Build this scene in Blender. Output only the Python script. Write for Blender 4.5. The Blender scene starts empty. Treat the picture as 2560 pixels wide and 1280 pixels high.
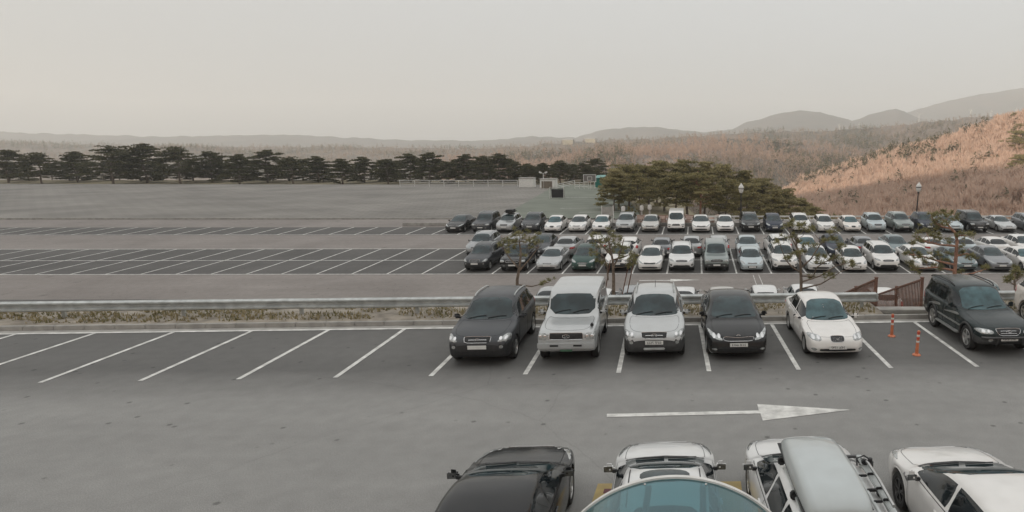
SHADE_HILL_H = 94.0; SUN_E = 5.0; SKY_E = .15; SKY_SAT = .4; SKY_TINT = (.98, 1.0, .995); HAZE = .00034; EXPO = .24; VEIL = (4.55, 4.56, 4.5); VEILF = .8
import bpy, bmesh, math, random
import numpy as np
from mathutils import Vector, Matrix, noise
from mathutils.bvhtree import BVHTree
R = math.radians
SC = bpy.context.scene
COL = SC.collection
random.seed(7)

# ---------------------------------------------------------------- camera model
F_PX, CX, CY = 1660.0, 1750.0, 640.0
CAM_Z = 6.19
PITCH = math.atan((640 - 365) / F_PX)
CP, SP = math.cos(PITCH), math.sin(PITCH)
CAM = Vector((0, 0, CAM_Z))
LOW0, LOWY, LOWS = -2.81, 47.4, 0.028      # the lower car park climbs gently away

def ray(px, py):
    a, b = (px - CX) / F_PX, -(py - CY) / F_PX
    return Vector((a, CP + b * SP, -SP + b * CP))

def at(px, py, z=0.0):
    d = ray(px, py)
    return CAM + d * ((z - CAM_Z) / d.z)

def low_z(y): return LOW0 + LOWS * (y - LOWY)

def at2(px, py, dz=0.0):
    d = ray(px, py)
    t = (LOW0 + dz - LOWS * LOWY - CAM_Z) / (d.z - LOWS * d.y)
    return CAM + d * t

def at_y(px, py, y):
    d = ray(px, py)
    return CAM + d * (y / d.y)

# ---------------------------------------------------------------- materials
MATS = {}
def _base(name):
    m = bpy.data.materials.new(name); m.use_nodes = True
    nt = m.node_tree; b = nt.nodes['Principled BSDF']
    return m, nt, b

def mat(name, col, rough=0.5, metal=0.0, coat=0.0, var=0.0, scale=6.0, bump=0.0, bscale=40.0, spec=0.5, col2=None, detail=6.0, coatr=0.06):
    if name in MATS: return MATS[name]
    m, nt, b = _base(name)
    c = (col[0], col[1], col[2], 1)
    b.inputs['Base Color'].default_value = c
    b.inputs['Roughness'].default_value = rough
    b.inputs['Metallic'].default_value = metal
    b.inputs['Coat Weight'].default_value = coat
    b.inputs['Coat Roughness'].default_value = coatr
    b.inputs['Specular IOR Level'].default_value = spec
    if var or col2 or bump:
        tc = nt.nodes.new('ShaderNodeTexCoord')
        if var or col2:
            n = nt.nodes.new('ShaderNodeTexNoise'); n.inputs['Scale'].default_value = scale; n.inputs['Detail'].default_value = detail
            nt.links.new(tc.outputs['Object'], n.inputs['Vector'])
            r = nt.nodes.new('ShaderNodeValToRGB')
            d = col2 or tuple(x * (1 - var) for x in col)
            e = col if col2 else tuple(min(1, x * (1 + var)) for x in col)
            r.color_ramp.elements[0].position = .35; r.color_ramp.elements[1].position = .65
            r.color_ramp.elements[0].color = (*d, 1); r.color_ramp.elements[1].color = (*e, 1)
            nt.links.new(n.outputs['Fac'], r.inputs['Fac']); nt.links.new(r.outputs['Color'], b.inputs['Base Color'])
        if bump:
            n2 = nt.nodes.new('ShaderNodeTexNoise'); n2.inputs['Scale'].default_value = bscale; n2.inputs['Detail'].default_value = 8
            nt.links.new(tc.outputs['Object'], n2.inputs['Vector'])
            bp = nt.nodes.new('ShaderNodeBump'); bp.inputs['Strength'].default_value = bump; bp.inputs['Distance'].default_value = .03
            nt.links.new(n2.outputs['Fac'], bp.inputs['Height']); nt.links.new(bp.outputs['Normal'], b.inputs['Normal'])
    MATS[name] = m
    return m

def paint(name, col, metal=0.0, rough=0.35):
    """car paint: clear coat with a thin uneven film of road dust"""
    if name in MATS: return MATS[name]
    m, nt, b = _base(name)
    tc = nt.nodes.new('ShaderNodeTexCoord')
    n = nt.nodes.new('ShaderNodeTexNoise'); n.inputs['Scale'].default_value = 2.3; n.inputs['Detail'].default_value = 7
    nt.links.new(tc.outputs['Object'], n.inputs['Vector'])
    mr = nt.nodes.new('ShaderNodeMapRange'); mr.inputs['From Min'].default_value = .4; mr.inputs['From Max'].default_value = .8
    mr.inputs['To Min'].default_value = 0.0; mr.inputs['To Max'].default_value = .16 if max(col) > .1 else .05
    nt.links.new(n.outputs['Fac'], mr.inputs['Value'])
    sx = nt.nodes.new('ShaderNodeSeparateXYZ'); nt.links.new(tc.outputs['Object'], sx.inputs[0])
    lo = nt.nodes.new('ShaderNodeMapRange'); lo.inputs['From Min'].default_value = .65; lo.inputs['From Max'].default_value = .2
    lo.inputs['To Min'].default_value = 0; lo.inputs['To Max'].default_value = .22 if max(col) > .1 else .12
    nt.links.new(sx.outputs['Z'], lo.inputs['Value'])
    ad = nt.nodes.new('ShaderNodeMath'); ad.operation = 'ADD'
    nt.links.new(mr.outputs[0], ad.inputs[0]); nt.links.new(lo.outputs[0], ad.inputs[1])
    mx = nt.nodes.new('ShaderNodeMix'); mx.data_type = 'RGBA'
    mx.inputs['A'].default_value = (*col, 1); mx.inputs['B'].default_value = (.2, .175, .15, 1)
    nt.links.new(ad.outputs[0], mx.inputs['Factor']); nt.links.new(mx.outputs['Result'], b.inputs['Base Color'])
    rr = nt.nodes.new('ShaderNodeMapRange'); rr.inputs['To Min'].default_value = rough - .06; rr.inputs['To Max'].default_value = rough + .12
    nt.links.new(n.outputs['Fac'], rr.inputs['Value']); nt.links.new(rr.outputs[0], b.inputs['Roughness'])
    b.inputs['Metallic'].default_value = metal
    b.inputs['Coat Weight'].default_value = 0.8 if max(col) > .1 else .12; b.inputs['Specular IOR Level'].default_value = .5 if max(col) > .1 else .32; b.inputs['Coat Roughness'].default_value = .05
    MATS[name] = m
    return m

P = dict(
    white=paint('paint_white', (.80, .78, .75)), pearl=paint('paint_pearl_white', (.74, .74, .73), .05),
    cream=paint('paint_warm_white', (.80, .75, .69)),
    silver=paint('paint_silver', (.42, .43, .43), .45), palesilver=paint('paint_pale_silver', (.50, .515, .515), .3),
    bluesilver=paint('paint_blue_silver', (.46, .53, .55), .35), champagne=paint('paint_champagne', (.52, .50, .46), .4),
    grey=paint('paint_grey', (.19, .20, .215), .4), midgrey=paint('paint_mid_grey', (.30, .315, .325), .4), darkgrey=paint('paint_dark_grey', (.07, .074, .08), .35),
    black=paint('paint_black', (.010, .011, .012), 0, .16), blackgreen=paint('paint_black_green', (.012, .022, .023), .1, .17),
    navy=paint('paint_navy', (.02, .028, .05), .2), teal=paint('paint_teal_grey', (.10, .155, .165), .35), green=paint('paint_dark_green', (.03, .07, .06), .2),
    greygreen=paint('paint_grey_green', (.22, .26, .25), .4), boxcol=paint('paint_roof_box', (.55, .60, .605), .15, .4),
)
M = dict(
    plastic=mat('black_plastic', (.018, .018, .019), .55, var=.3, scale=9),
    cladding=mat('grey_cladding', (.045, .045, .045), .6, var=.25, scale=5),
    clad_light=mat('light_cladding', (.22, .225, .215), .55, var=.15, scale=5),
    seam=mat('panel_gap', (.006, .006, .006), .8),
    rubber=mat('tyre_rubber', (.022, .021, .02), .8, var=.3, scale=12, bump=.3, bscale=60),
    alloy=mat('alloy', (.55, .55, .54), .3, .9, var=.1, scale=8), alloy_dark=mat('dark_alloy', (.09, .09, .09), .35, .8),
    chrome=mat('chrome', (.72, .72, .72), .16, 1.0), lamp=mat('lamp_glass', (.36, .375, .37), .12, .35, 1.0, var=.35, scale=14),
    lamp_dark=mat('smoked_lamp', (.10, .105, .105), .1, .3, 1.0, var=.4, scale=14),
    red=mat('tail_lamp', (.42, .022, .022), .15, 0, 1.0, var=.25, scale=12), amber=mat('amber_lamp', (.6, .24, .05), .2, 0, 1),
    plate=mat('plate_white', (.72, .72, .69), .45, var=.05, scale=10), plate_green=mat('plate_green', (.08, .17, .11), .45),
    ink=mat('plate_ink', (.03, .03, .035), .6),
    galv=mat('galvanised_steel', (.50, .52, .51), .42, .35, var=.16, scale=3.5, bump=.08, bscale=20),
    whitepaint=mat('white_metal', (.68, .67, .64), .5, var=.1, scale=4), pole=mat('black_pole', (.02, .02, .021), .45, .2),
    brown=mat('brown_timber', (.20, .105, .075), .65, var=.3, scale=9, bump=.2), conc=mat('concrete', (.36, .345, .32), .85, var=.16, scale=2.2, bump=.3, bscale=60),
    orange=mat('orange_plastic', (.60, .19, .09), .45, var=.12, scale=9), redband=mat('reflective_red', (.50, .06, .04), .3), whiteband=mat('reflective_white', (.7, .7, .67), .3),
    bark=mat('pine_bark', (.185, .145, .115), .9, var=.35, scale=7, bump=.8, bscale=16), bark_red=mat('red_pine_bark', (.36, .20, .145), .9, var=.3, scale=7, bump=.8, bscale=16),
    glass=None,
)
def glass_mat(name, col, rough=.03):
    m, nt, b = _base(name)
    b.inputs['Base Color'].default_value = (*col, 1); b.inputs['Roughness'].default_value = rough
    b.inputs['IOR'].default_value = 1.5
    tc = nt.nodes.new('ShaderNodeTexCoord'); n = nt.nodes.new('ShaderNodeTexNoise'); n.inputs['Scale'].default_value = 2.2; n.inputs['Detail'].default_value = 3
    nt.links.new(tc.outputs['Object'], n.inputs['Vector'])
    r = nt.nodes.new('ShaderNodeValToRGB'); r.color_ramp.elements[0].position = .38; r.color_ramp.elements[1].position = .66
    r.color_ramp.elements[0].color = (*[x * .65 for x in col], 1); r.color_ramp.elements[1].color = (*[x * 1.5 for x in col], 1)
    nt.links.new(n.outputs['Fac'], r.inputs['Fac']); nt.links.new(r.outputs['Color'], b.inputs['Base Color'])
    return m
M['glass'] = glass_mat('tinted_glass', (.020, .036, .040))
M['glass_side'] = glass_mat('side_glass', (.010, .014, .016))
M['glass_teal'] = glass_mat('teal_glass', (.040, .085, .095))

# ---------------------------------------------------------------- mesh helpers
def tag(o, label=None, cat=None, group=None, kind=None):
    if label: o['label'] = label
    if cat: o['category'] = cat
    if group: o['group'] = group
    if kind: o['kind'] = kind
    return o

def empty(name, loc=(0, 0, 0), rz=0.0):
    o = bpy.data.objects.new(name, None); COL.objects.link(o)
    o.location = loc; o.rotation_euler = (0, 0, rz); o.empty_display_size = .3
    return o

def link(name, me, parent=None, loc=None, rot=None):
    o = bpy.data.objects.new(name, me); COL.objects.link(o)
    if parent is not None: o.parent = parent
    if loc is not None: o.location = loc
    if rot is not None: o.rotation_euler = rot
    return o

def copy_tree(o, parent=None):
    c = o.copy(); COL.objects.link(c)
    if parent is not None: c.parent = parent
    for ch in list(o.children): copy_tree(ch, c)
    return c

class MB:
    """collects shapes into one mesh"""
    def __init__(s): s.v = []; s.f = []; s.m = []
    def add(s, vs, fs, mi=0):
        b = len(s.v); s.v.extend([tuple(p) for p in vs])
        for f in fs: s.f.append(tuple(b + i for i in f)); s.m.append(mi)
    def quad(s, a, b, c, d, mi=0): s.add([a, b, c, d], [(0, 1, 2, 3)], mi)
    def poly(s, pts, mi=0): s.add(pts, [tuple(range(len(pts)))], mi)
    def box(s, c, d, mi=0, M4=None, bev=0.0):
        x, y, z = d[0] / 2, d[1] / 2, d[2] / 2
        if bev:
            bm = bmesh.new(); bmesh.ops.create_cube(bm, size=1)
            for v in bm.verts: v.co = Vector((v.co.x * d[0], v.co.y * d[1], v.co.z * d[2]))
            bmesh.ops.bevel(bm, geom=bm.edges[:], offset=bev, segments=2, affect='EDGES')
            bm.verts.index_update()
            vs = [v.co.copy() for v in bm.verts]; fs = [tuple(v.index for v in f.verts) for f in bm.faces]; bm.free()
        else:
            vs = [Vector((i, j, k)) for i in (-x, x) for j in (-y, y) for k in (-z, z)]
            fs = [(0, 1, 3, 2), (4, 6, 7, 5), (0, 4, 5, 1), (2, 3, 7, 6), (0, 2, 6, 4), (1, 5, 7, 3)]
        if M4 is not None: vs = [M4 @ v for v in vs]
        s.add([v + Vector(c) for v in vs], fs, mi)
    def tube(s, pts, rad, n=8, mi=0, cap=True):
        pts = [Vector(p) for p in pts]
        if not hasattr(rad, '__len__'): rad = [rad] * len(pts)
        vs = []; up = Vector((0, 0, 1))
        for i, p in enumerate(pts):
            t = (pts[min(i + 1, len(pts) - 1)] - pts[max(i - 1, 0)])
            t = t.normalized() if t.length > 1e-9 else up
            a = t.cross(Vector((1, 0, 0)) if abs(t.x) < .8 else Vector((0, 1, 0))).normalized(); b = t.cross(a)
            for k in range(n):
                th = 2 * math.pi * k / n
                vs.append(p + (a * math.cos(th) + b * math.sin(th)) * rad[i])
        fs = []
        for i in range(len(pts) - 1):
            for k in range(n):
                fs.append((i * n + k, i * n + (k + 1) % n, (i + 1) * n + (k + 1) % n, (i + 1) * n + k))
        if cap:
            fs.append(tuple(range(n))[::-1]); fs.append(tuple((len(pts) - 1) * n + k for k in range(n)))
        s.add(vs, fs, mi)
    def lathe(s, prof, c=(0, 0, 0), n=20, mi=0, axis='z'):
        vs = []; fs = []
        for (r, h) in prof:
            for k in range(n):
                th = 2 * math.pi * k / n; x, y = r * math.cos(th), r * math.sin(th)
                vs.append(Vector((x, y, h) if axis == 'z' else (h, x, y)) + Vector(c))
        for i in range(len(prof) - 1):
            for k in range(n):
                fs.append((i * n + k, i * n + (k + 1) % n, (i + 1) * n + (k + 1) % n, (i + 1) * n + k))
        s.add(vs, fs, mi)
    def mesh(s, name, mats, smooth=True, angle=35):
        me = bpy.data.meshes.new(name)
        me.from_pydata(s.v, [], s.f)
        for m in (mats if isinstance(mats, (list, tuple)) else [mats]): me.materials.append(m)
        me.polygons.foreach_set('material_index', s.m)
        if smooth:
            me.polygons.foreach_set('use_smooth', [True] * len(s.f))
            me.set_sharp_from_angle(angle=R(angle))
        me.update()
        return me
    def build(s, name, mats, parent=None, smooth=True, angle=35, **kw):
        return link(name, s.mesh(name, mats, smooth, angle), parent, **kw)

def struct(o): o['kind'] = 'structure'; return o
# ---------------------------------------------------------------- cars
def pchip(pts):
    xs = np.array([p[0] for p in pts], float); ys = np.array([p[1] for p in pts], float)
    h = np.diff(xs); d = np.diff(ys) / h; m = np.zeros(len(xs))
    for i in range(1, len(xs) - 1):
        if d[i - 1] * d[i] > 0:
            w1, w2 = 2 * h[i] + h[i - 1], h[i] + 2 * h[i - 1]
            m[i] = (w1 + w2) / (w1 / d[i - 1] + w2 / d[i])
    m[0], m[-1] = d[0], d[-1]
    def f(x):
        x = min(max(x, xs[0]), xs[-1]); i = min(int(np.searchsorted(xs, x, 'right')) - 1, len(h) - 1)
        t = (x - xs[i]) / h[i]
        return float((2 * t**3 - 3 * t**2 + 1) * ys[i] + (t**3 - 2 * t**2 + t) * h[i] * m[i] + (-2 * t**3 + 3 * t**2) * ys[i + 1] + (t**3 - t**2) * h[i] * m[i + 1])
    return f

ROUND = lambda L: [(0, .60), (.03, .72), (.10, .84), (.25, .92), (.5, .97), (.9, 1), (L - 1, 1), (L - .45, .965), (L - .15, .89), (L - .04, .80), (L, .66)]
SQUARE = lambda L: [(0, .84), (.03, .90), (.10, .94), (.3, .97), (.7, 1), (L - .8, 1), (L - .3, .98), (L - .08, .94), (L, .84)]

ST = {}
def style(name, **k): ST[name] = k

style('sedan', L=4.82, W=1.83, H=1.455, plan=ROUND, belt=[(0, .6), (.6, .82), (1.5, .90), (3.4, .96), (4.4, .98), (4.82, .96)],
      top=[(0, .42), (.03, .56), (.10, .68), (.30, .76), (.8, .87), (1.3, .94), (1.42, .985), (2.3, 1.385), (2.65, 1.44), (3.0, 1.455), (3.5, 1.415), (3.8, 1.33), (4.3, 1.06), (4.45, 1.035), (4.7, 1.02), (4.78, .93), (4.82, .70)],
      wheels=(.93, 3.72, .325), win=[(1.62, 2.60), (2.66, 3.42), (3.45, 3.95)], ws=(1.38, 2.42), rw=(3.62, 4.28), roofw=.66,
      head=[(.50, .612), (.66, .635), (.86, .70), (.965, .785), (.93, .815), (.76, .755), (.52, .672)], grille=[(0, .60), (.42, .60), (.50, .665), (.46, .705), (.15, .690), (0, .682)],
      intake=[(0, .30), (.62, .30), (.70, .40), (.55, .425), (0, .425)], fog=(.76, .37, .075, .03), plate_z=.50, tail=[(.52, .76), (.90, .75), (.955, .84), (.90, .93), (.56, .90)], mir=(1.72, .98))
style('oldsedan', L=4.5, W=1.72, H=1.425, plan=ROUND, belt=[(0, .55), (.6, .78), (1.4, .87), (3.2, .93), (4.1, .95), (4.5, .92)],
      top=[(0, .40), (.03, .52), (.10, .63), (.30, .71), (.8, .82), (1.2, .885), (1.30, .925), (2.05, 1.35), (2.4, 1.41), (2.8, 1.425), (3.2, 1.39), (3.45, 1.31), (3.95, 1.02), (4.1, .995), (4.4, .97), (4.47, .88), (4.5, .65)],
      wheels=(.84, 3.45, .30), win=[(1.48, 2.38), (2.44, 3.18), (3.2, 3.55)], ws=(1.26, 2.14), rw=(3.3, 3.92), roofw=.66,
      head=[(.54, .575), (.80, .585), (.96, .655), (.95, .715), (.80, .725), (.54, .69)], grille=[(0, .545), (.18, .55), (.235, .60), (.235, .66), (.21, .685), (0, .69)],
      intake=[(0, .275), (.60, .29), (.64, .33), (.58, .365), (0, .36)], fog=(.79, .345, .075, .042), plate_z=.405, tail=[(.50, .70), (.92, .70), (.955, .80), (.90, .88), (.50, .85)], mir=(1.55, .93))
style('luxury', L=5.1, W=1.9, H=1.485, plan=ROUND, belt=[(0, .62), (.6, .86), (1.6, .94), (3.6, .98), (4.7, 1.0), (5.1, .98)],
      top=[(0, .45), (.03, .60), (.10, .73), (.30, .81), (.9, .92), (1.5, .98), (1.62, 1.02), (2.5, 1.41), (2.9, 1.47), (3.3, 1.485), (3.8, 1.44), (4.1, 1.34), (4.6, 1.09), (4.75, 1.06), (5.0, 1.04), (5.07, .93), (5.1, .7)],
      wheels=(.9, 4.0, .345), win=[(1.85, 2.85), (2.91, 3.8), (3.83, 4.2)], ws=(1.58, 2.62), rw=(3.9, 4.55), roofw=.65,
      head=[(.58, .66), (.80, .68), (.95, .76), (.965, .83), (.88, .83), (.62, .77)], grille=[(0, .50), (.36, .51), (.44, .60), (.42, .74), (.34, .77), (0, .775)],
      intake=[(0, .27), (.66, .29), (.74, .38), (.6, .41), (0, .40)], fog=(.8, .36, .09, .025), plate_z=.43, tail=[(.52, .78), (.90, .77), (.955, .86), (.90, .95), (.56, .92)], mir=(1.95, 1.0))
style('coupe', L=4.62, W=1.83, H=1.39, plan=ROUND, belt=[(0, .58), (.6, .80), (1.5, .88), (3.2, .94), (4.2, .99), (4.62, .96)],
      top=[(0, .40), (.03, .53), (.10, .65), (.30, .73), (.8, .83), (1.35, .90), (1.45, .94), (2.25, 1.31), (2.6, 1.37), (2.9, 1.39), (3.3, 1.355), (3.7, 1.24), (4.15, 1.05), (4.3, 1.03), (4.5, 1.01), (4.58, .92), (4.62, .7)],
      wheels=(.9, 3.6, .33), win=[(1.65, 2.75), (2.8, 3.6)], ws=(1.42, 2.36), rw=(3.42, 4.12), roofw=.62,
      head=[(.58, .60), (.80, .62), (.955, .70), (.97, .76), (.88, .76), (.62, .70)], grille=[(0, .60), (.30, .605), (.36, .64), (.30, .67), (0, .675)],
      intake=[(0, .27), (.62, .28), (.72, .36), (.58, .42), (0, .43)], fog=(.80, .40, .06, .04), plate_z=.50, tail=[(.52, .76), (.90, .75), (.955, .84), (.90, .92), (.56, .90)], mir=(1.75, .94))
style('hatch', L=4.25, W=1.775, H=1.48, plan=ROUND, belt=[(0, .58), (.5, .82), (1.3, .90), (3.2, .97), (4.1, 1.0), (4.25, .98)],
      top=[(0, .42), (.03, .55), (.10, .67), (.30, .76), (.7, .86), (1.1, .93), (1.2, .97), (2.0, 1.39), (2.4, 1.465), (2.8, 1.48), (3.4, 1.44), (3.75, 1.37), (4.0, 1.13), (4.12, 1.0), (4.2, .88), (4.25, .6)],
      wheels=(.87, 3.5, .31), win=[(1.40, 2.32), (2.38, 3.12), (3.15, 3.6)], ws=(1.16, 2.1), rw=(3.72, 4.07), roofw=.68,
      head=[(.58, .63), (.80, .65), (.955, .73), (.965, .81), (.88, .82), (.64, .74)], grille=[(0, .64), (.34, .645), (.42, .69), (.36, .72), (0, .70)],
      intake=[(0, .33), (.30, .33), (.38, .40), (.42, .50), (0, .50)], fog=(.80, .38, .07, .035), plate_z=.43, tail=[(.66, .78), (.90, .77), (.955, .90), (.88, 1.04), (.70, 1.02)], mir=(1.5, .98))
style('suv', L=4.66, W=1.885, H=1.70, plan=ROUND, belt=[(0, .75), (.5, 1.0), (1.4, 1.08), (3.6, 1.14), (4.5, 1.17), (4.66, 1.12)],
      top=[(0, .52), (.03, .70), (.10, .84), (.25, .93), (.6, 1.03), (1.2, 1.11), (1.32, 1.15), (2.05, 1.59), (2.4, 1.675), (2.8, 1.70), (3.7, 1.675), (4.1, 1.62), (4.38, 1.34), (4.5, 1.14), (4.6, .95), (4.66, .65)],
      under=.27, wheels=(.93, 3.63, .36), win=[(1.52, 2.48), (2.54, 3.4), (3.45, 4.12)], ws=(1.28, 2.15), rw=(4.08, 4.42), roofw=.68, rails=True, clad=.44,
      head=[(.56, .80), (.80, .815), (.955, .88), (.965, .945), (.88, .955), (.64, .90)], grille=[(0, .76), (.36, .765), (.45, .81), (.42, .875), (0, .90)],
      intake=[(0, .40), (.60, .40), (.66, .50), (.54, .55), (0, .55)], fog=(.80, .56, .085, .075), plate_z=.60, tail=[(.66, .88), (.90, .87), (.955, 1.0), (.88, 1.18), (.72, 1.14)], mir=(1.62, 1.14))
style('suvcity', L=4.34, W=1.83, H=1.66, plan=ROUND, belt=[(0, .72), (.5, .97), (1.3, 1.05), (3.4, 1.10), (4.2, 1.12), (4.34, 1.08)],
      top=[(0, .50), (.03, .67), (.10, .82), (.25, .91), (.6, 1.0), (1.15, 1.08), (1.27, 1.12), (1.95, 1.55), (2.3, 1.635), (2.7, 1.66), (3.5, 1.63), (3.85, 1.57), (4.1, 1.30), (4.2, 1.10), (4.29, .93), (4.34, .65)],
      under=.26, wheels=(.88, 3.5, .345), win=[(1.45, 2.38), (2.44, 3.2), (3.25, 3.85)], ws=(1.23, 2.05), rw=(3.82, 4.14), roofw=.69, rails=True, clad=.66,
      head=[(.58, .73), (.94, .715), (.965, .82), (.93, .90), (.82, .905), (.68, .82)], grille=[(0, .715), (.38, .715), (.41, .83), (.40, .865), (0, .87)],
      intake=[(0, .37), (.36, .37), (.36, .42), (0, .42)], fog=(.72, .60, .055, .045), plate_z=.60, tail=[(.70, .86), (.90, .85), (.955, 1.0), (.88, 1.14), (.74, 1.12)], mir=(1.56, 1.10))
style('boxy', L=4.55, W=1.72, H=1.80, plan=SQUARE, belt=[(0, .9), (.3, 1.0), (1.4, 1.08), (4.3, 1.12), (4.55, 1.08)],
      top=[(0, .50), (.02, .75), (.06, .93), (.15, .99), (.5, 1.04), (1.25, 1.10), (1.35, 1.14), (1.82, 1.66), (2.05, 1.755), (2.5, 1.80), (4.0, 1.80), (4.35, 1.76), (4.45, 1.45), (4.50, 1.1), (4.53, .9), (4.55, .6)],
      under=.36, wheels=(.83, 3.45, .37), win=[(1.52, 2.35), (2.42, 3.25), (3.32, 4.15)], ws=(1.30, 1.90), rw=(4.38, 4.46), roofw=.80, clad=.62, frontws=True,
      head=[(.60, .76), (.92, .76), (.945, .78), (.945, .93), (.90, .95), (.60, .94)], grille=[(0, .76), (.52, .76), (.55, .78), (.55, .93), (.52, .94), (0, .94)],
      intake=[(.18, .56), (.42, .56), (.42, .60), (.18, .60)], fog=(.80, .68, .08, .03), plate_z=.50, tail=[(.74, .7), (.90, .7), (.92, .8), (.92, 1.0), (.88, 1.03), (.74, 1.03)], mir=(1.55, 1.18))
style('longsuv', L=4.66, W=1.86, H=1.74, plan=ROUND, belt=[(0, .72), (.5, .93), (1.5, 1.05), (3.8, 1.10), (4.5, 1.12), (4.66, 1.08)],
      top=[(0, .52), (.03, .66), (.10, .79), (.25, .87), (.7, .97), (1.45, 1.08), (1.55, 1.12), (2.2, 1.61), (2.45, 1.70), (2.9, 1.74), (4.0, 1.73), (4.3, 1.68), (4.5, 1.38), (4.57, 1.1), (4.62, .9), (4.66, .6)],
      under=.34, wheels=(.88, 3.5, .385), win=[(1.78, 2.55), (2.62, 3.32), (3.38, 3.55), (3.60, 4.32)], ws=(1.5, 2.3), rw=(4.34, 4.51), roofw=.74, rails=True, clad=.60,
      head=[(.46, .70), (.80, .69), (.945, .735), (.955, .80), (.86, .835), (.50, .80)], grille=[(0, .65), (.28, .65), (.36, .72), (.40, .80), (.38, .83), (0, .835)],
      intake=[(0, .38), (.36, .38), (.40, .50), (0, .50)], fog=(.60, .52, .07, .05), plate_z=.555, tail=[(.74, .8), (.90, .79), (.95, .9), (.92, 1.06), (.76, 1.05)], mir=(1.86, 1.14))
style('van', L=4.95, W=1.82, H=1.97, plan=SQUARE, belt=[(0, .8), (.4, 1.05), (1.2, 1.14), (4.6, 1.16), (4.95, 1.10)],
      top=[(0, .50), (.03, .70), (.08, .88), (.2, .97), (.5, 1.07), (.78, 1.15), (.86, 1.20), (1.45, 1.80), (1.7, 1.92), (2.2, 1.97), (4.4, 1.96), (4.7, 1.90), (4.83, 1.5), (4.89, 1.1), (4.93, .9), (4.95, .6)],
      under=.30, wheels=(.9, 3.9, .34), win=[(1.05, 1.95), (2.02, 3.3), (3.38, 4.6)], ws=(.82, 1.52), rw=(4.72, 4.85), roofw=.80, clad=.50, frontws=True,
      head=[(.58, .76), (.90, .76), (.945, .80), (.945, .90), (.88, .92), (.58, .88)], grille=[(0, .72), (.40, .72), (.44, .76), (.42, .88), (0, .90)],
      intake=[(0, .40), (.46, .40), (.46, .48), (0, .48)], fog=(.76, .64, .10, .05), plate_z=.54, tail=[(.80, .7), (.90, .7), (.93, .9), (.93, 1.3), (.88, 1.32), (.80, 1.3)], mir=(1.12, 1.2))
style('mpv', L=4.28, W=1.75, H=1.60, plan=ROUND, belt=[(0, .70), (.5, .92), (1.2, 1.0), (3.4, 1.05), (4.1, 1.07), (4.28, 1.03)],
      top=[(0, .44), (.03, .58), (.10, .72), (.25, .82), (.6, .94), (1.0, 1.03), (1.1, 1.07), (1.9, 1.49), (2.3, 1.58), (2.7, 1.60), (3.4, 1.57), (3.8, 1.49), (4.05, 1.2), (4.14, 1.05), (4.23, .88), (4.28, .6)],
      wheels=(.85, 3.6, .31), win=[(1.32, 2.3), (2.36, 3.15), (3.2, 3.75)], ws=(1.06, 2.0), rw=(3.75, 4.08), roofw=.70,
      head=[(.50, .70), (.80, .715), (.955, .80), (.965, .88), (.86, .88), (.60, .80)], grille=[(0, .62), (.36, .63), (.42, .66), (.36, .70), (0, .71)],
      intake=[(0, .36), (.50, .36), (.55, .43), (0, .44)], fog=(.78, .42, .08, .04), plate_z=.52, tail=[(.70, .8), (.90, .8), (.955, .92), (.9, 1.1), (.76, 1.08)], mir=(1.42, 1.06))
style('wagon', **dict(ST['sedan'], L=4.75, W=1.84, H=1.52, rails=True,
      belt=[(0, .6), (.6, .82), (1.5, .91), (3.4, .98), (4.5, 1.02), (4.75, 1.0)],
      top=[(0, .42), (.03, .57), (.10, .70), (.30, .78), (.8, .89), (1.3, .96), (1.42, 1.0), (2.3, 1.42), (2.65, 1.49), (3.0, 1.52), (3.8, 1.50), (4.2, 1.44), (4.5, 1.18), (4.6, 1.04), (4.7, .88), (4.75, .6)],
      win=[(1.62, 2.60), (2.66, 3.42), (3.48, 4.2)], rw=(4.18, 4.54), tail=[(.66, .82), (.90, .80), (.955, .92), (.88, 1.08), (.70, 1.06)]))
style('sedanraked', **dict(ST['sedan'], H=1.43, belt=[(0, .6), (.6, .81), (1.3, .885), (3.4, .95), (4.4, .98), (4.82, .96)],
      top=[(0, .42), (.03, .56), (.10, .68), (.30, .75), (.8, .85), (1.12, .895), (1.24, .925), (2.40, 1.345), (2.75, 1.41), (3.1, 1.43), (3.55, 1.395), (3.85, 1.31), (4.3, 1.06), (4.45, 1.035), (4.7, 1.02), (4.78, .93), (4.82, .70)], ws=(1.22, 2.50), win=[(1.55, 2.68), (2.74, 3.48), (3.5, 4.0)], mir=(1.72, .97), cowl=1.10))
ST['wagon'].update(H=1.50, top=[(0, .42), (.03, .57), (.10, .70), (.30, .78), (.8, .88), (1.12, .925), (1.24, .955), (2.40, 1.405), (2.75, 1.475), (3.1, 1.50), (3.8, 1.48), (4.2, 1.43), (4.5, 1.18), (4.6, 1.04), (4.7, .88), (4.75, .6)], ws=(1.22, 2.50), belt=[(0, .6), (.6, .82), (1.3, .905), (3.4, .97), (4.5, 1.02), (4.75, 1.0)], win=[(1.55, 2.68), (2.74, 3.48), (3.54, 4.2)], cowl=1.10)
ST['tallsuv'] = dict(ST['longsuv'], H=1.80, L=4.7)           # upright square-nosed variant in the lower rows
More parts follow.
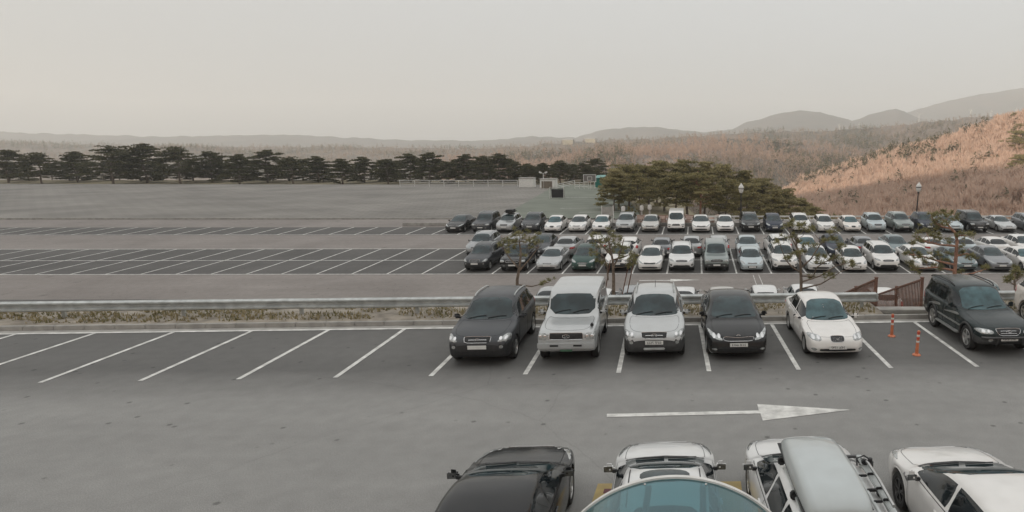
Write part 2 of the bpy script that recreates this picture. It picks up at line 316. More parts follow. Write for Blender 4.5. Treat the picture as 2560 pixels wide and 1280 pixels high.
ST['tallsuv'].update(plan=SQUARE, belt=[(0, .8), (.4, 1.0), (1.4, 1.08), (4.3, 1.13), (4.7, 1.1)],
      top=[(0, .52), (.02, .74), (.07, .90), (.18, .98), (.6, 1.06), (1.3, 1.13), (1.42, 1.17), (1.98, 1.66), (2.25, 1.76), (2.8, 1.80), (4.1, 1.79), (4.4, 1.73), (4.56, 1.4), (4.62, 1.1), (4.67, .9), (4.7, .6)],
      win=[(1.62, 2.45), (2.52, 3.4), (3.46, 4.3)], ws=(1.36, 2.08), rw=(4.42, 4.58), roofw=.76, mir=(1.7, 1.2),
      head=[(.58, .78), (.88, .78), (.95, .82), (.95, .93), (.88, .95), (.58, .93)], grille=[(0, .76), (.45, .76), (.50, .80), (.48, .92), (0, .94)])

for k_ in ('boxy', 'van', 'tallsuv'): ST[k_]['square'] = True
ST['boxy']['roofw'] = .83
def car_geo(st):
    L, W, H = st['L'], st['W'], st['H']; w0 = W / 2
    zt = pchip(st['top']); pl = pchip(st['plan'](L)); zb0 = pchip(st['belt'])
    ub = st.get('under', .19)
    zu = pchip([(0, ub + .20), (.04, ub + .06), (.35, ub), (L - .5, ub + .02), (L - .05, ub + .12), (L, ub + .28)])
    af, ar, wr = st['wheels']; Ra = wr + .055
    A = set(np.linspace(0, L, 74).tolist()) | {0, .012, .03, .05, .08, .12, .17, .23, L - .012, L - .03, L - .06, L - .1, L - .16, L}
    for c in (af, ar):
        for k in np.linspace(-1, 1, 19): A.add(c + Ra * math.sin(k * math.pi / 2) * .999)
        A |= {c - Ra * 1.004, c + Ra * 1.004}
    A = sorted(A); B = []
    for a in A:
        if not B or a - B[-1] > .006: B.append(a)
    A = B
    Hb = zb0(L * .55); n_half = 13; rings = []
    for a in A:
        w = w0 * pl(a); t = zt(a); u = min(zu(a), t - .02)
        b = min(zb0(a), t - min(.07, .28 * (t - u)))
        lo = u; inside = False
        for c in (af, ar):
            if abs(a - c) < Ra: lo = max(lo, wr + math.sqrt(Ra * Ra - (a - c) ** 2)); inside = True
        lo = min(lo, b - .02)
        g = (t - b - .07) / (H - Hb - .07); g = min(1, max(0, g)); g = g * g * (3 - 2 * g) if g < .5 else g
        d = t - b; rw = st['roofw']
        hood = [(.88, b + .42 * d), (.74, b + .72 * d), (.52, b + .90 * d), (.32, b + .965 * d), (.15, b + .99 * d), (0, t)]
        gh = [(.925, b + .05 * d), (.925 + (rw + .05 - .925) * .55, b + .50 * d), (rw + .05, b + .86 * d), (rw - .10, b + .955 * d), (rw * .5, b + .99 * d), (0, t)]
        if st.get('square'):
            hood = [(.93, b + .62 * d), (.86, b + .90 * d), (.62, b + .965 * d), (.40, b + .985 * d), (.18, b + .995 * d), (0, t)]
            gh = [(.935, b + .05 * d), (.935 + (rw + .05 - .935) * .5, b + .50 * d), (rw + .045, b + .90 * d), (rw - .03, b + .975 * d), (rw * .5, b + .995 * d), (0, t)]
        up = [(h[0] + (q[0] - h[0]) * g, h[1] + (q[1] - h[1]) * g) for h, q in zip(hood, gh)]
        z6 = b
        prof = [(0, lo), (.80, lo), (.94 if not inside else .985, lo + (.02 if not inside else 0)), (.985, lo + .25 * (z6 - lo)), (1.0, lo + .55 * (z6 - lo)), (.99, lo + .85 * (z6 - lo)), (.955, z6)] + up
        pts = [Vector((w * y, z, 0)) for y, z in prof]
        # smooth the half section (Catmull-Rom, one extra point per span)
        out = []
        for i in range(len(pts) - 1):
            p0, p1, p2, p3 = pts[max(i - 1, 0)], pts[i], pts[i + 1], pts[min(i + 2, len(pts) - 1)]
            out.append(p1)
            if i >= 2: out.append((p1 + p2) * .5625 - (p0 + p3) * .0625)
        out.append(pts[-1]); rings.append([(p.x, a, p.y) for p in out])
    nh = len(rings[0]); nr = 2 * nh - 2
    vs = []; fs = []
    for r in rings:
        vs += r; vs += [(-x, a, z) for (x, a, z) in r[-2:0:-1]]
    for i in range(len(rings) - 1):
        for k in range(nr):
            q = (k + 1) % nr
            fs.append((i * nr + k, i * nr + q, (i + 1) * nr + q, (i + 1) * nr + k))
    fs.append(tuple(range(nr))[::-1]); fs.append(tuple((len(rings) - 1) * nr + k for k in range(nr)))
    return vs, fs, dict(zt=zt, zb=zb0, pl=pl)

def chaikin(p, n=2):
    for _ in range(n):
        q = []
        for i in range(len(p)):
            a, b = p[i], p[(i + 1) % len(p)]
            q.append((a[0] * .75 + b[0] * .25, a[1] * .75 + b[1] * .25)); q.append((a[0] * .25 + b[0] * .75, a[1] * .25 + b[1] * .75))
        p = q
    return p

class Body:
    def __init__(s, st):
        s.st = st; s.vs, s.fs, s.g = car_geo(st)
        s.bvh = BVHTree.FromPolygons([Vector(v) for v in s.vs], s.fs)
    def hit(s, mode, u, v, sx=1):
        if mode == 'front': o, d = Vector((u, -3, v)), Vector((0, 1, 0))
        elif mode == 'rear': o, d = Vector((u, 9, v)), Vector((0, -1, 0))
        elif mode == 'top': o, d = Vector((u, v, 5)), Vector((0, 0, -1))
        else: o, d = Vector((3 * sx, u, v)), Vector((-sx, 0, 0))
        h = s.bvh.ray_cast(o, d)
        if h[0] is None:
            q = o + d * 3.2 if mode in ('front',) else o + d * (4.5 if mode == 'top' else 2.2)
            h = s.bvh.find_nearest(q)
        p, n = h[0], h[1]
        if n.dot(d) > 0: n = -n
        return p, n
    def patch(s, mb, mode, outline, off=.006, sx=1, mi=0, rings=(1, .975, .88, .72, .5, .25), smooth=2, sink=-.008):
        ol = chaikin(outline, smooth) if smooth else outline
        # densify
        den = []
        for i in range(len(ol)):
            a, b = ol[i], ol[(i + 1) % len(ol)]; k = max(1, int(math.hypot(a[0] - b[0], a[1] - b[1]) / .09))
            den += [(a[0] + (b[0] - a[0]) * j / k, a[1] + (b[1] - a[1]) * j / k) for j in range(k)]
        ol = den; n = len(ol); cx = sum(p[0] for p in ol) / n; cy = sum(p[1] for p in ol) / n
        vs = []
        for ri, q in enumerate(rings):
            for (u, v) in ol:
                p, nn = s.hit(mode, cx + (u - cx) * q, cy + (v - cy) * q, sx)
                vs.append(p + nn * (sink if ri == 0 else off))
        p, nn = s.hit(mode, cx, cy, sx); vs.append(p + nn * off); fs = []
        for ri in range(len(rings) - 1):
            for k in range(n):
                fs.append((ri * n + k, ri * n + (k + 1) % n, (ri + 1) * n + (k + 1) % n, (ri + 1) * n + k))
        b = (len(rings) - 1) * n
        for k in range(n): fs.append((b + k, b + (k + 1) % n, b + n))
        # orient outward
        d = {'front': Vector((0, -1, 0)), 'rear': Vector((0, 1, 0)), 'top': Vector((0, 0, 1)), 'side': Vector((sx, 0, 0))}[mode]
        f = fs[-1]; nn = (Vector(vs[f[1]]) - Vector(vs[f[0]])).cross(Vector(vs[f[2]]) - Vector(vs[f[0]]))
        if nn.dot(d) < 0: fs = [t[::-1] for t in fs]
        mb.add(vs, fs, mi)

def sym(pts):            # closes a half outline given from the centre line outward
    return [(-u, v) for u, v in pts[::-1] if u > 1e-6] + list(pts)

def wheel_mesh(r, kind):
    t = MB(); w = .105
    t.lathe([(r * .62, -w * .8), (r * .70, -w), (r * .90, -w * 1.02), (r * .97, -w * .8), (r, -w * .45), (r, w * .45), (r * .97, w * .8), (r * .90, w * 1.02), (r * .70, w), (r * .62, w * .8), (r * .60, 0), (r * .62, -w * .8)], n=26, axis='x')
    q = MB()
    q.lathe([(r * .66, w * .88), (r * .64, w * .93), (r * .60, w * .90), (r * .57, w * .55), (r * .55, w * .2)], n=26, axis='x')
    q.lathe([(r * .57, w * .25), (0.001, w * .25)], n=26, axis='x', mi=1)
    q.lathe([(r * .16, w * .5), (r * .15, w * .84), (r * .08, w * .90), (.001, w * .90)], n=14, axis='x')
    ns = {'five': 5, 'ten': 10, 'twin': 5, 'disc': 7}[kind]
    for k in range(ns):
        for s in ((-.16, .16) if kind == 'twin' else (0,)):
            th = 2 * math.pi * k / ns + .3 + s
            wd = r * {'five': .13, 'ten': .05, 'twin': .055, 'disc': .17}[kind]
            c, sn = math.cos(th), math.sin(th)
            p = lambda rr, ww, x: Vector((x, c * rr - sn * ww, sn * rr + c * ww))
            q.add([p(r * .1, -wd * .8, w * .84), p(r * .1, wd * .8, w * .84), p(r * .62, wd, w * .88), p(r * .62, -wd, w * .88),
                   p(r * .1, -wd * .8, w * .5), p(r * .1, wd * .8, w * .5), p(r * .62, wd, w * .55), p(r * .62, -wd, w * .55)],
                  [(0, 1, 2, 3), (0, 4, 5, 1), (1, 5, 6, 2), (2, 6, 7, 3), (3, 7, 4, 0)])
    return t.mesh('tyre_mesh', M['rubber']), q.mesh('rim_mesh', [M['alloy'], M['plastic']])

PARTS = {}
def car_parts(sname, hi, wheel='five'):
    """list of (part name, mesh, paint slots, sub-parts) shared by every car of this style"""
    key = (sname, hi, wheel)
    if key in PARTS: return PARTS[key]
    st = ST[sname]; B = Body(st); L, W, H = st['L'], st['W'], st['H']; w0 = W / 2; g = B.g; out = []
    def add(name, mb, mats, subs=(), slots=(), angle=40): out.append((name, mb.mesh(name + '_mesh', mats, angle=angle), tuple(slots), tuple(subs)))
    # body: paint, lower cladding, panel gaps
    b = MB(); b.add(B.vs, B.fs)
    cl = st.get('clad', 0)
    for i, f in enumerate(b.f):
        z = sum(b.v[k][2] for k in f) / len(f); a = sum(b.v[k][1] for k in f) / len(f)
        if cl and z < cl * (1 if (a < .55 or a > L - .45) else .72): b.m[i] = 1
        if z < st.get('under', .19) + .03 and abs(b.v[f[0]][0]) < w0 * .85: b.m[i] = 2
    ROOFTOP = lambda a: g['zb'](a) + (g['zt'](a) - g['zb'](a)) * .80
    doors = []
    W1 = st['win']
    nd = 2 if len(W1) > 2 else 1
    for k in range(nd):
        a0 = W1[k][0] - (.16 if k == 0 else .03); a1 = W1[k][1] + .03
        doors.append((a0, a1))
    if hi:
        # bonnet gap
        c0, c1 = .16, st['ws'][0] - .06
        ol = sym([(0, c0), (w0 * .50, c0 + .02), (w0 * .72, c0 + .14), (w0 * .80, c0 + .5), (w0 * .80, c1 + .10), (w0 * .55, c1 - .03), (0, c1 - .08)])
        ol2 = chaikin(ol, 1); n = len(ol2)
        for i in range(n):
            p, nn = B.hit('top', *ol2[i]); q, n2 = B.hit('top', *ol2[(i + 1) % n])
            t = (q - p); 
            if t.length < 1e-5: continue
            sd = t.normalized().cross(nn) * .0045
            b.add([p + nn * .0025 - sd, p + nn * .0025 + sd, q + n2 * .0025 + sd, q + n2 * .0025 - sd], [(0, 1, 2, 3)], 2)
    add('body', b, [P['white'], M['cladding'], M['seam']], slots=(0, 1), angle=38)
    # glazing
    a0, a1 = st['ws']
    def wid(a, f): return max(x for x in [w0 * f])
    if st.get('frontws'):
        z0, z1 = g['zt'](a0) + .04, g['zt'](a1) - .02
        ol = sym([(0, z0 - .01), (w0 * .80, z0 + .02), (w0 * (st['roofw'] - .02), z1), (0, z1 + .02)])
        mode = 'front'
    else:
        ol = sym([(0, a0 - .05), (w0 * .55, a0), (w0 * .80, a0 + .10), (w0 * .73, a0 + .45 * (a1 - a0)), (w0 * (st['roofw'] - .06), a1 - .03), (0, a1 + .02)])
        mode = 'top'
    m = MB(); B.patch(m, mode, ol, .007, smooth=1); gm = M['glass_teal'] if sname in ('oldsedan', 'longsuv') else M['glass']
    subs = []
    if hi:
        for sg in (0, 1):
            wm = MB(); pts = []
            for t in np.linspace(0, 1, 7):
                u = w0 * ((-.62 if sg == 0 else .02) + .56 * t); aa = (a0 + .03 + .10 * math.sin(t * 1.6)) 
                p, n = B.hit('top', u, aa) if mode == 'top' else B.hit('front', u, z0 + .03 + .08 * math.sin(t * 1.6))
                pts.append(p + n * .022)
            wm.tube(pts, .010, 6); subs.append(('wiper', wm.mesh('wiper_mesh', M['plastic'])))
    add('windshield', m, gm, subs)
    if hi and st.get('cowl'):
        m = MB(); c = st['cowl']; B.patch(m, 'top', sym([(0, c - .03), (w0 * .55, c + .04), (w0 * .80, c + .17), (w0 * .79, c + .25), (w0 * .55, c + .15), (0, c + .09)]), .004, smooth=0, rings=(1, .97, .8, .6)); add('cowl', m, M['plastic'])
    r0, r1 = st['rw']; m = MB()
    if r1 - r0 > .5:
        B.patch(m, 'top', sym([(0, r0 - .02), (w0 * (st['roofw'] - .08), r0 + .03), (w0 * .74, r1 - .08), (w0 * .5, r1), (0, r1 + .04)]), .004, smooth=1)
    else:
        z1, z0 = g['zt'](r0) - .03, g['zt'](r1) + .02
        B.patch(m, 'rear', sym([(0, z0 - .02), (w0 * .74, z0 + .03), (w0 * (st['roofw'] - .02), z1 - .02), (0, z1)]), .004, smooth=1)
    add('rear_window', m, M['glass_side'])
    for sx in (1, -1):
        for k, (s0, s1) in enumerate(W1):
            lo = []; up = []
            for a in np.linspace(s0 - .25 if k == 0 else s0, s1 + (.25 if k == len(W1) - 1 else 0), 15):
                zl, zh = g['zb'](a) + .05, ROOFTOP(a)
                if zh - zl > .045: lo.append((a, zl)); up.append((a, zh))
            if len(lo) < 2: continue
            m = MB(); B.patch(m, 'side', lo + up[::-1], .004, sx, smooth=1)
            if hi and k < nd:
                d0, d1 = doors[k]; zl = st.get('under', .19) + .10
                zb = lambda a: g['zb'](a) + .02
                af, ar, wr = st['wheels']
                d1c = d1 if k == 0 else d1 + .14
                ol = [(d0, zb(d0)), (d0 + .01, zl), (min(d1, ar - wr - .06) if k else d1, zl), ((ar - wr * .6) if k and d1 > ar - wr * .8 else d1, zl + .38), (d1, zb(d1))]
                dm = MB()
                B.patch(dm, 'side', ol, .005, sx, smooth=0, rings=(1, .985, .85, .68, .5, .3, .12), sink=.001)
                den = []; n = len(ol)
                for i in range(n):
                    p_, q_ = ol[i], ol[(i + 1) % n]
                    den += [(p_[0] + (q_[0] - p_[0]) * j / 6, p_[1] + (q_[1] - p_[1]) * j / 6) for j in range(6)]
                for i in range(len(den)):
                    p, nn = B.hit('side', *den[i], sx); q, n2 = B.hit('side', *den[(i + 1) % len(den)], sx)
                    t = q - p
                    if t.length < 1e-5: continue
                    sd = t.normalized().cross(nn) * .006
                    dm.add([p + nn * .0065 - sd, p + nn * .0065 + sd, q + n2 * .0065 + sd, q + n2 * .0065 - sd], [(0, 1, 2, 3)], 1)
                hz = g['zb'](d1) - .10; p, n_ = B.hit('side', d1 - .14, hz, sx)
                hm = MB(); hm.box(p + n_ * .018, (.03, .20, .03), bev=.008)
                add('door', dm, [P['white'], M['seam']], [('handle', hm.mesh('handle_mesh', P['white']))], slots=(0,))
            add('side_window', m, M['glass_side'])
    # lamps, grille, plates
    for sx in (1, -1):
        m = MB(); B.patch(m, 'front', [(u * w0 * sx, z) for u, z in st['head']], .010, smooth=1)
        cx = sum(u for u, z in st['head']) / len(st['head']) * w0 * sx; cz = sum(z for u, z in st['head']) / len(st['head'])
        subs = []
        if hi:
            for dx, rr in ((-.11, .045), (.03, .05)):
                q = MB(); B.patch(q, 'front', [(cx + dx * sx + rr * math.cos(t) , cz + .005 + rr * math.sin(t)) for t in np.linspace(0, 6.283, 10)[:-1]], .013, smooth=0, sink=.008, rings=(1, .8, .4))
                subs.append(('reflector', q.mesh('reflector_mesh', M['chrome'])))
        add('headlight', m, M['lamp'], subs)
        m = MB(); B.patch(m, 'rear', [(u * w0 * sx, z) for u, z in st['tail']], .010, smooth=1); add('taillight', m, M['red'])
        u, z, ru, rz = st['fog']
        m = MB(); B.patch(m, 'front', [(u * w0 * sx + ru * math.cos(t), z + rz * math.sin(t)) for t in np.linspace(0, 6.283, 13)[:-1]], .008, smooth=0)
        if sname in ('suv', 'coupe', 'luxury'):
            B.patch(m, 'front', [(u * w0 * sx + ru * .55 * math.cos(t), z + rz * .55 * math.sin(t)) for t in np.linspace(0, 6.283, 13)[:-1]], .012, smooth=0, mi=1)
            add('fog_light', m, [M['plastic'], M['lamp']])
        else: add('fog_light', m, M['lamp'] if sname not in ('van',) else M['plastic'])
        # door mirror
        a, z = st['mir']; p, n = B.hit('side', a, z - .03, sx)
        m = MB(); c = p + Vector((sx * .12, -.02, .06))
        Mx = Matrix.Rotation(sx * -.25, 4, 'Z'); m.box(c, (.21, .14, .15), M4=Mx, bev=.062)
        m.box(p + Vector((sx * .03, 0, .01)), (.10, .07, .05), 1, bev=.012)
        q = MB(); q.box(c + Mx @ Vector((0, .068, 0)), (.15, .012, .10), bev=.005)
        add('door_mirror', m, [P['white'], M['plastic']], [('mirror_glass', q.mesh('mirror_glass_mesh', M['lamp_dark']))] if hi else [], slots=(0,))
        if st.get('rails'):
            m = MB(); pts = []
            for t in np.linspace(st['ws'][1] + .25, st['rw'][0] - .10, 8):
                p, n = B.hit('top', sx * w0 * (st['roofw'] - .03), t); pts.append(p + Vector((0, 0, .045)))
            pts = [pts[0] + Vector((0, -.10, -.05))] + pts + [pts[-1] + Vector((0, .10, -.05))]
            m.tube(pts, .020, 7); add('roof_rail', m, M['galv'] if sname != 'longsuv' else M['plastic'])
    m = MB(); B.patch(m, 'front', sym([(u * w0, z) for u, z in st['grille']]), .006, smooth=1)
    zs = [z for u, z in st['grille']]; um = max(u for u, z in st['grille']) * w0
    nb = {'oldsedan': 0, 'sedan': 0, 'sedanraked': 0, 'boxy': 0, 'suvcity': 1, 'hatch': 1, 'mpv': 1, 'luxury': 3, 'tallsuv': 2}.get(sname, 2)
    q = MB()
    for k in range(nb):
        z = min(zs) + (max(zs) - min(zs)) * (k + 1) / (nb + 1)
        B.patch(q, 'front', [(-um * .86, z - .006), (um * .86, z - .006), (um * .86, z + .006), (-um * .86, z + .006)], .014, smooth=0, rings=(1, .6))
    if sname == 'oldsedan':
        for u in (-.12, -.07, .07, .12):
            B.patch(q, 'front', [(u - .005, min(zs) + .015), (u + .005, min(zs) + .015), (u + .005, max(zs) - .015), (u - .005, max(zs) - .015)], .014, smooth=0, rings=(1, .6))
    # bright surround
    ol = chaikin(sym([(u * w0, z) for u, z in st['grille']]), 1)
    pts = [B.hit('front', *p) for p in ol]; pts = [p + n * .010 for p, n in pts]; q.tube(pts + [pts[0]], .008, 5)
    add('grille', m, M['plastic'], [('grille_trim', q.mesh('grille_trim_mesh', M['chrome']))])
    m = MB()
    if st['intake'][0][0] == 0: B.patch(m, 'front', sym([(u * w0, z) for u, z in st['intake']]), .005, smooth=1)
    else:
        for sx in (1, -1): B.patch(m, 'front', [(u * w0 * sx, z) for u, z in st['intake']], .005, smooth=1)
    add('air_intake', m, M['plastic'])
    p, n = B.hit('front', 0, st['plate_z']); m = MB(); m.box((0, p.y - .022, st['plate_z']), (.52 if sname != 'boxy' else .34, .012, .11 if sname != 'boxy' else .15), bev=.003)
    add('licence_plate', m, M['plate'] if sname != 'boxy' else M['plate_green'])
    zr = .80 if H > 1.55 else .72
    p, n = B.hit('rear', 0, zr); m = MB(); m.box((0, p.y + .012, zr), (.34, .012, .16), bev=.003); add('licence_plate', m, M['plate'])
    tm, rm = wheel_mesh(st['wheels'][2], wheel)
    for a in st['wheels'][:2]:
        for sx in (1, -1):
            out.append(('wheel', tm, (), (('rim', rm, ()),), (sx * (w0 - .125), a, st['wheels'][2], 0 if sx > 0 else math.pi)))
    PARTS[key] = out
    return out

CARS = []
def car(name, sname, pt, loc, heading, label, cat, group, hi=False, clad=None, wheel='five', slope=0.0, mirror=None, skip=(), lowpaint=None, handle=None):
    """a car standing with its nose on the ground at loc; heading 0 = nose towards the camera"""
    root = empty(name, loc); root.rotation_euler = (slope if abs(heading) < 1.6 else -slope, 0, heading)
    tag(root, label, cat, group)
    for p in car_parts(sname, hi, wheel):
        nm, me, slots, subs = p[:4]
        if nm in skip: continue
        o = link(nm, me, root)
        if len(p) > 4: o.location = p[4][:3]; o.rotation_euler = (0, 0, p[4][3])
        for s in slots:
            o.material_slots[s].link = 'OBJECT'
            if s == 0: o.material_slots[0].material = P[pt] if not (nm == 'door_mirror' and mirror) else mirror
            else: o.material_slots[1].material = (clad if clad is not None else P[lowpaint or pt])
        for sb in subs:
            so = link(sb[0], sb[1], o)
            if sb[0] == 'handle':
                so.material_slots[0].link = 'OBJECT'; so.material_slots[0].material = handle or P[pt]
    if not hi:      # no two cars sit quite alike in their bays
        jr = random.Random(label); root.rotation_euler.z += jr.uniform(-.022, .022); root.scale = (jr.uniform(.965, 1.03), jr.uniform(.97, 1.03), jr.uniform(.965, 1.04))
        dj = jr.uniform(-.16, .22); root.location.y += dj; root.location.z += dj * LOWS
    CARS.append((root, sname))
    return root
def leafmat(name, c0, c1, scale=.9, isl=.55):
    m, nt, b = _base(name)
    ge = nt.nodes.new('ShaderNodeNewGeometry'); tc = nt.nodes.new('ShaderNodeTexCoord')
    n = nt.nodes.new('ShaderNodeTexNoise'); n.inputs['Scale'].default_value = scale; n.inputs['Detail'].default_value = 3; nt.links.new(ge.outputs['Position'], n.inputs['Vector'])
    ad = nt.nodes.new('ShaderNodeMath'); ad.operation = 'MULTIPLY_ADD'; ad.inputs[1].default_value = isl; nt.links.new(ge.outputs['Random Per Island'], ad.inputs[0])
    sb = nt.nodes.new('ShaderNodeMath'); sb.operation = 'SUBTRACT'; sb.inputs[1].default_value = .28 - (.55 - isl) * .5; nt.links.new(n.outputs[0], sb.inputs[0]); nt.links.new(sb.outputs[0], ad.inputs[2])
    r = nt.nodes.new('ShaderNodeValToRGB'); r.color_ramp.elements[0].color = (*c0, 1); r.color_ramp.elements[1].color = (*c1, 1); r.color_ramp.elements[0].position = .15; r.color_ramp.elements[1].position = .75
    nt.links.new(ad.outputs[0], r.inputs[0]); nt.links.new(r.outputs[0], b.inputs['Base Color'])
    b.inputs['Roughness'].default_value = .75; b.inputs['Specular IOR Level'].default_value = .2
    tl = nt.nodes.new('ShaderNodeBsdfTranslucent'); nt.links.new(r.outputs[0], tl.inputs[0]); mx = nt.nodes.new('ShaderNodeMixShader'); mx.inputs[0].default_value = .45
    nt.links.new(b.outputs[0], mx.inputs[1]); nt.links.new(tl.outputs[0], mx.inputs[2]); nt.links.new(mx.outputs[0], nt.nodes['Material Output'].inputs['Surface'])
    return m
# ---------------------------------------------------------------- car park frames
O_A = at(1750, 811); TH_A = R(2.9)
uA, vA = Vector((math.cos(TH_A), math.sin(TH_A), 0)), Vector((-math.sin(TH_A), math.cos(TH_A), 0))
def A(s, d, z=0.0): return O_A + uA * s + vA * d + Vector((0, 0, z))
O_B = at2(1754.5, 684.5); TH_B = R(.35)
uB, vB = Vector((math.cos(TH_B), math.sin(TH_B), 0)), Vector((-math.sin(TH_B), math.cos(TH_B), 0))
def Bp(s, d, z=0.0):
    p = O_B + uB * s + vB * d; p.z = low_z(p.y) + z; return p
def sstep(a, b, x):
    t = min(1, max(0, (x - a) / (b - a))); return t * t * (3 - 2 * t)
def fbm(x, y, s, seed=0.0, oct=4):
    return sum(noise.noise(Vector((x / s * 2**k, y / s * 2**k, seed + k * 7.3))) / 2**k for k in range(oct))

# ---------------------------------------------------------------- surfaces
def asphalt(name, c0, c1, seed, dark_bays=False):
    m, nt, b = _base(name)
    L = nt.links.new; N = nt.nodes.new
    tc = N('ShaderNodeTexCoord'); mp = N('ShaderNodeMapping'); mp.inputs['Location'].default_value = (seed, seed * 2, 0); L(tc.outputs['Object'], mp.inputs[0])
    def nz(scale, det, dist=0):
        n = N('ShaderNodeTexNoise'); n.inputs['Scale'].default_value = scale; n.inputs['Detail'].default_value = det; n.inputs['Distortion'].default_value = dist; L(mp.outputs[0], n.inputs['Vector']); return n
    big, grain, fine = nz(.16, 5, .6), nz(45, 3), nz(2.4, 8)
    r = N('ShaderNodeValToRGB'); r.color_ramp.elements[0].position = .33; r.color_ramp.elements[1].position = .68
    r.color_ramp.elements[0].color = (*c0, 1); r.color_ramp.elements[1].color = (*c1, 1); L(big.outputs['Fac'], r.inputs[0])
    def mul(col, fac, lo, hi, a=.3, bb=.7):
        mr = N('ShaderNodeMapRange'); mr.inputs['From Min'].default_value = a; mr.inputs['From Max'].default_value = bb; mr.inputs['To Min'].default_value = lo; mr.inputs['To Max'].default_value = hi; L(fac, mr.inputs[0])
        x = N('ShaderNodeMix'); x.data_type = 'RGBA'; x.blend_type = 'MULTIPLY'; x.inputs['Factor'].default_value = 1; L(col, x.inputs['A']); L(mr.outputs[0], x.inputs['B']); return x.outputs['Result']
    c = mul(r.outputs[0], fine.outputs['Fac'], .92, 1.06); c = mul(c, grain.outputs['Fac'], .80, 1.2)
    # oil drips and small dark spots
    vo = N('ShaderNodeTexVoronoi'); vo.inputs['Scale'].default_value = 1.5; vo.inputs['Randomness'].default_value = 1; 
    wob = nz(7, 3); mx = N('ShaderNodeMix'); mx.data_type = 'VECTOR'; mx.inputs['Factor'].default_value = .035; L(mp.outputs[0], mx.inputs['A']); L(wob.outputs['Color'], mx.inputs['B']); L(mx.outputs['Result'], vo.inputs['Vector'])
    c = mul(c, vo.outputs['Distance'], .55, 1.0, .05, .11)
    vo2 = N('ShaderNodeTexVoronoi'); vo2.inputs['Scale'].default_value = .31; L(mx.outputs['Result'], vo2.inputs['Vector'])
    c = mul(c, vo2.outputs['Distance'], .72, 1.0, .02, .11)
    # hairline cracks
    vc = N('ShaderNodeTexVoronoi'); vc.feature = 'DISTANCE_TO_EDGE'; vc.inputs['Scale'].default_value = .13
    w2 = nz(1.1, 6); m2 = N('ShaderNodeMix'); m2.data_type = 'VECTOR'; m2.inputs['Factor'].default_value = .28; L(mp.outputs[0], m2.inputs['A']); L(w2.outputs['Color'], m2.inputs['B']); L(m2.outputs['Result'], vc.inputs['Vector'])
    c = mul(c, vc.outputs['Distance'], .9, 1.0, .0005, .0022)
    # faint tyre tracks along the aisle
    wv = N('ShaderNodeTexNoise'); wv.inputs['Scale'].default_value = .9; wv.inputs['Detail'].default_value = 5; ms = N('ShaderNodeMapping'); ms.inputs['Scale'].default_value = (.05, 1.2, 1); L(tc.outputs['Object'], ms.inputs[0]); L(ms.outputs[0], wv.inputs['Vector'])
    c = mul(c, wv.outputs['Fac'], .94, 1.04)
    if dark_bays:      # the bays are coloured darker than the aisle; the edge wanders
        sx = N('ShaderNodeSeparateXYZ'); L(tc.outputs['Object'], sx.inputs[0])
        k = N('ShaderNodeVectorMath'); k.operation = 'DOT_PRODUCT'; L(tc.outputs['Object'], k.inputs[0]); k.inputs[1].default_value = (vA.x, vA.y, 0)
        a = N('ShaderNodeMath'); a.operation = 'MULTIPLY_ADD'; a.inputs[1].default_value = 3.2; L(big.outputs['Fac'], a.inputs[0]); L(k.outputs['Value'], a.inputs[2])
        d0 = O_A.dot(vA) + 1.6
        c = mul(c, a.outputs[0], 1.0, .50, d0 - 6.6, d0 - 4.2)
    L(c, b.inputs['Base Color']); b.inputs['Roughness'].default_value = .82; b.inputs['Specular IOR Level'].default_value = .35
    bp = N('ShaderNodeBump'); bp.inputs['Strength'].default_value = .35; bp.inputs['Distance'].default_value = .01; L(grain.outputs['Fac'], bp.inputs['Height']); L(bp.outputs[0], b.inputs['Normal'])
    return m
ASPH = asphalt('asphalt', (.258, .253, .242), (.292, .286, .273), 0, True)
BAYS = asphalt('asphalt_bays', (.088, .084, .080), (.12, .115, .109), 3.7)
ASPH2 = asphalt('asphalt_lower', (.215, .192, .177), (.27, .243, .225), 5)
PAINT = mat('road_paint', (.80, .79, .75), .7, var=.22, scale=3.2, bump=.2, bscale=50, col2=(.50, .49, .465), detail=12)
YELLOW = mat('road_paint_yellow', (.50, .37, .15), .75, var=.2, scale=3, col2=(.38, .29, .13), detail=9)
PURPLE = mat('road_paint_purple', (.16, .06, .07), .75, var=.2, scale=5)
SOIL = mat('dry_grass_soil', (.26, .215, .14), .95, scale=1.3, col2=(.155, .135, .075), bump=.6, bscale=14, detail=9)
DIRT = mat('bare_soil', (.30, .265, .22), .95, var=.25, scale=2.2, bump=.5, bscale=18)
FOREST_FLOOR = mat('leaf_litter', (.54, .41, .34), .95, scale=.035, col2=(.42, .32, .265), detail=10)

def sheet(name, pts, m):
    q = MB(); q.poly(pts); return struct(q.build(name, m, smooth=False))

# the ground: one sheet to the horizon, under every paved sheet
def ground_z(x, y):
    lz = low_z(min(max(y, 31), 79))
    if y < 26.0: z = -.25
    elif y < 32: z = -.25 + (lz - .10) * sstep(26.0, 32, y)
    else: z = lz - .35
    if y > 77:
        v = sstep(-18, 30, x); z -= v * min(42, (y - 77) * .34)
        z -= (1 - v) * min(42, max(0, y - 168) * .30)
    if y < -12: z += (-12 - y) * .05
    return z
gx = sorted(set(np.linspace(-90, 70, 81).tolist() + [-6000, -3000, -1500, -800, -400, -250, -160, -120, 90, 120, 170, 250, 400, 800, 1500, 3000, 6000]))
gy = sorted(set([-2500, -1200, -600, -300, -150, -80, -40, -12, 10, 20] + np.linspace(24, 34, 21).tolist() + np.linspace(36, 180, 73).tolist() + [200, 230, 270, 320, 400, 520, 800, 1300, 2200, 3600, 6000]))
q = MB(); nx = len(gx)
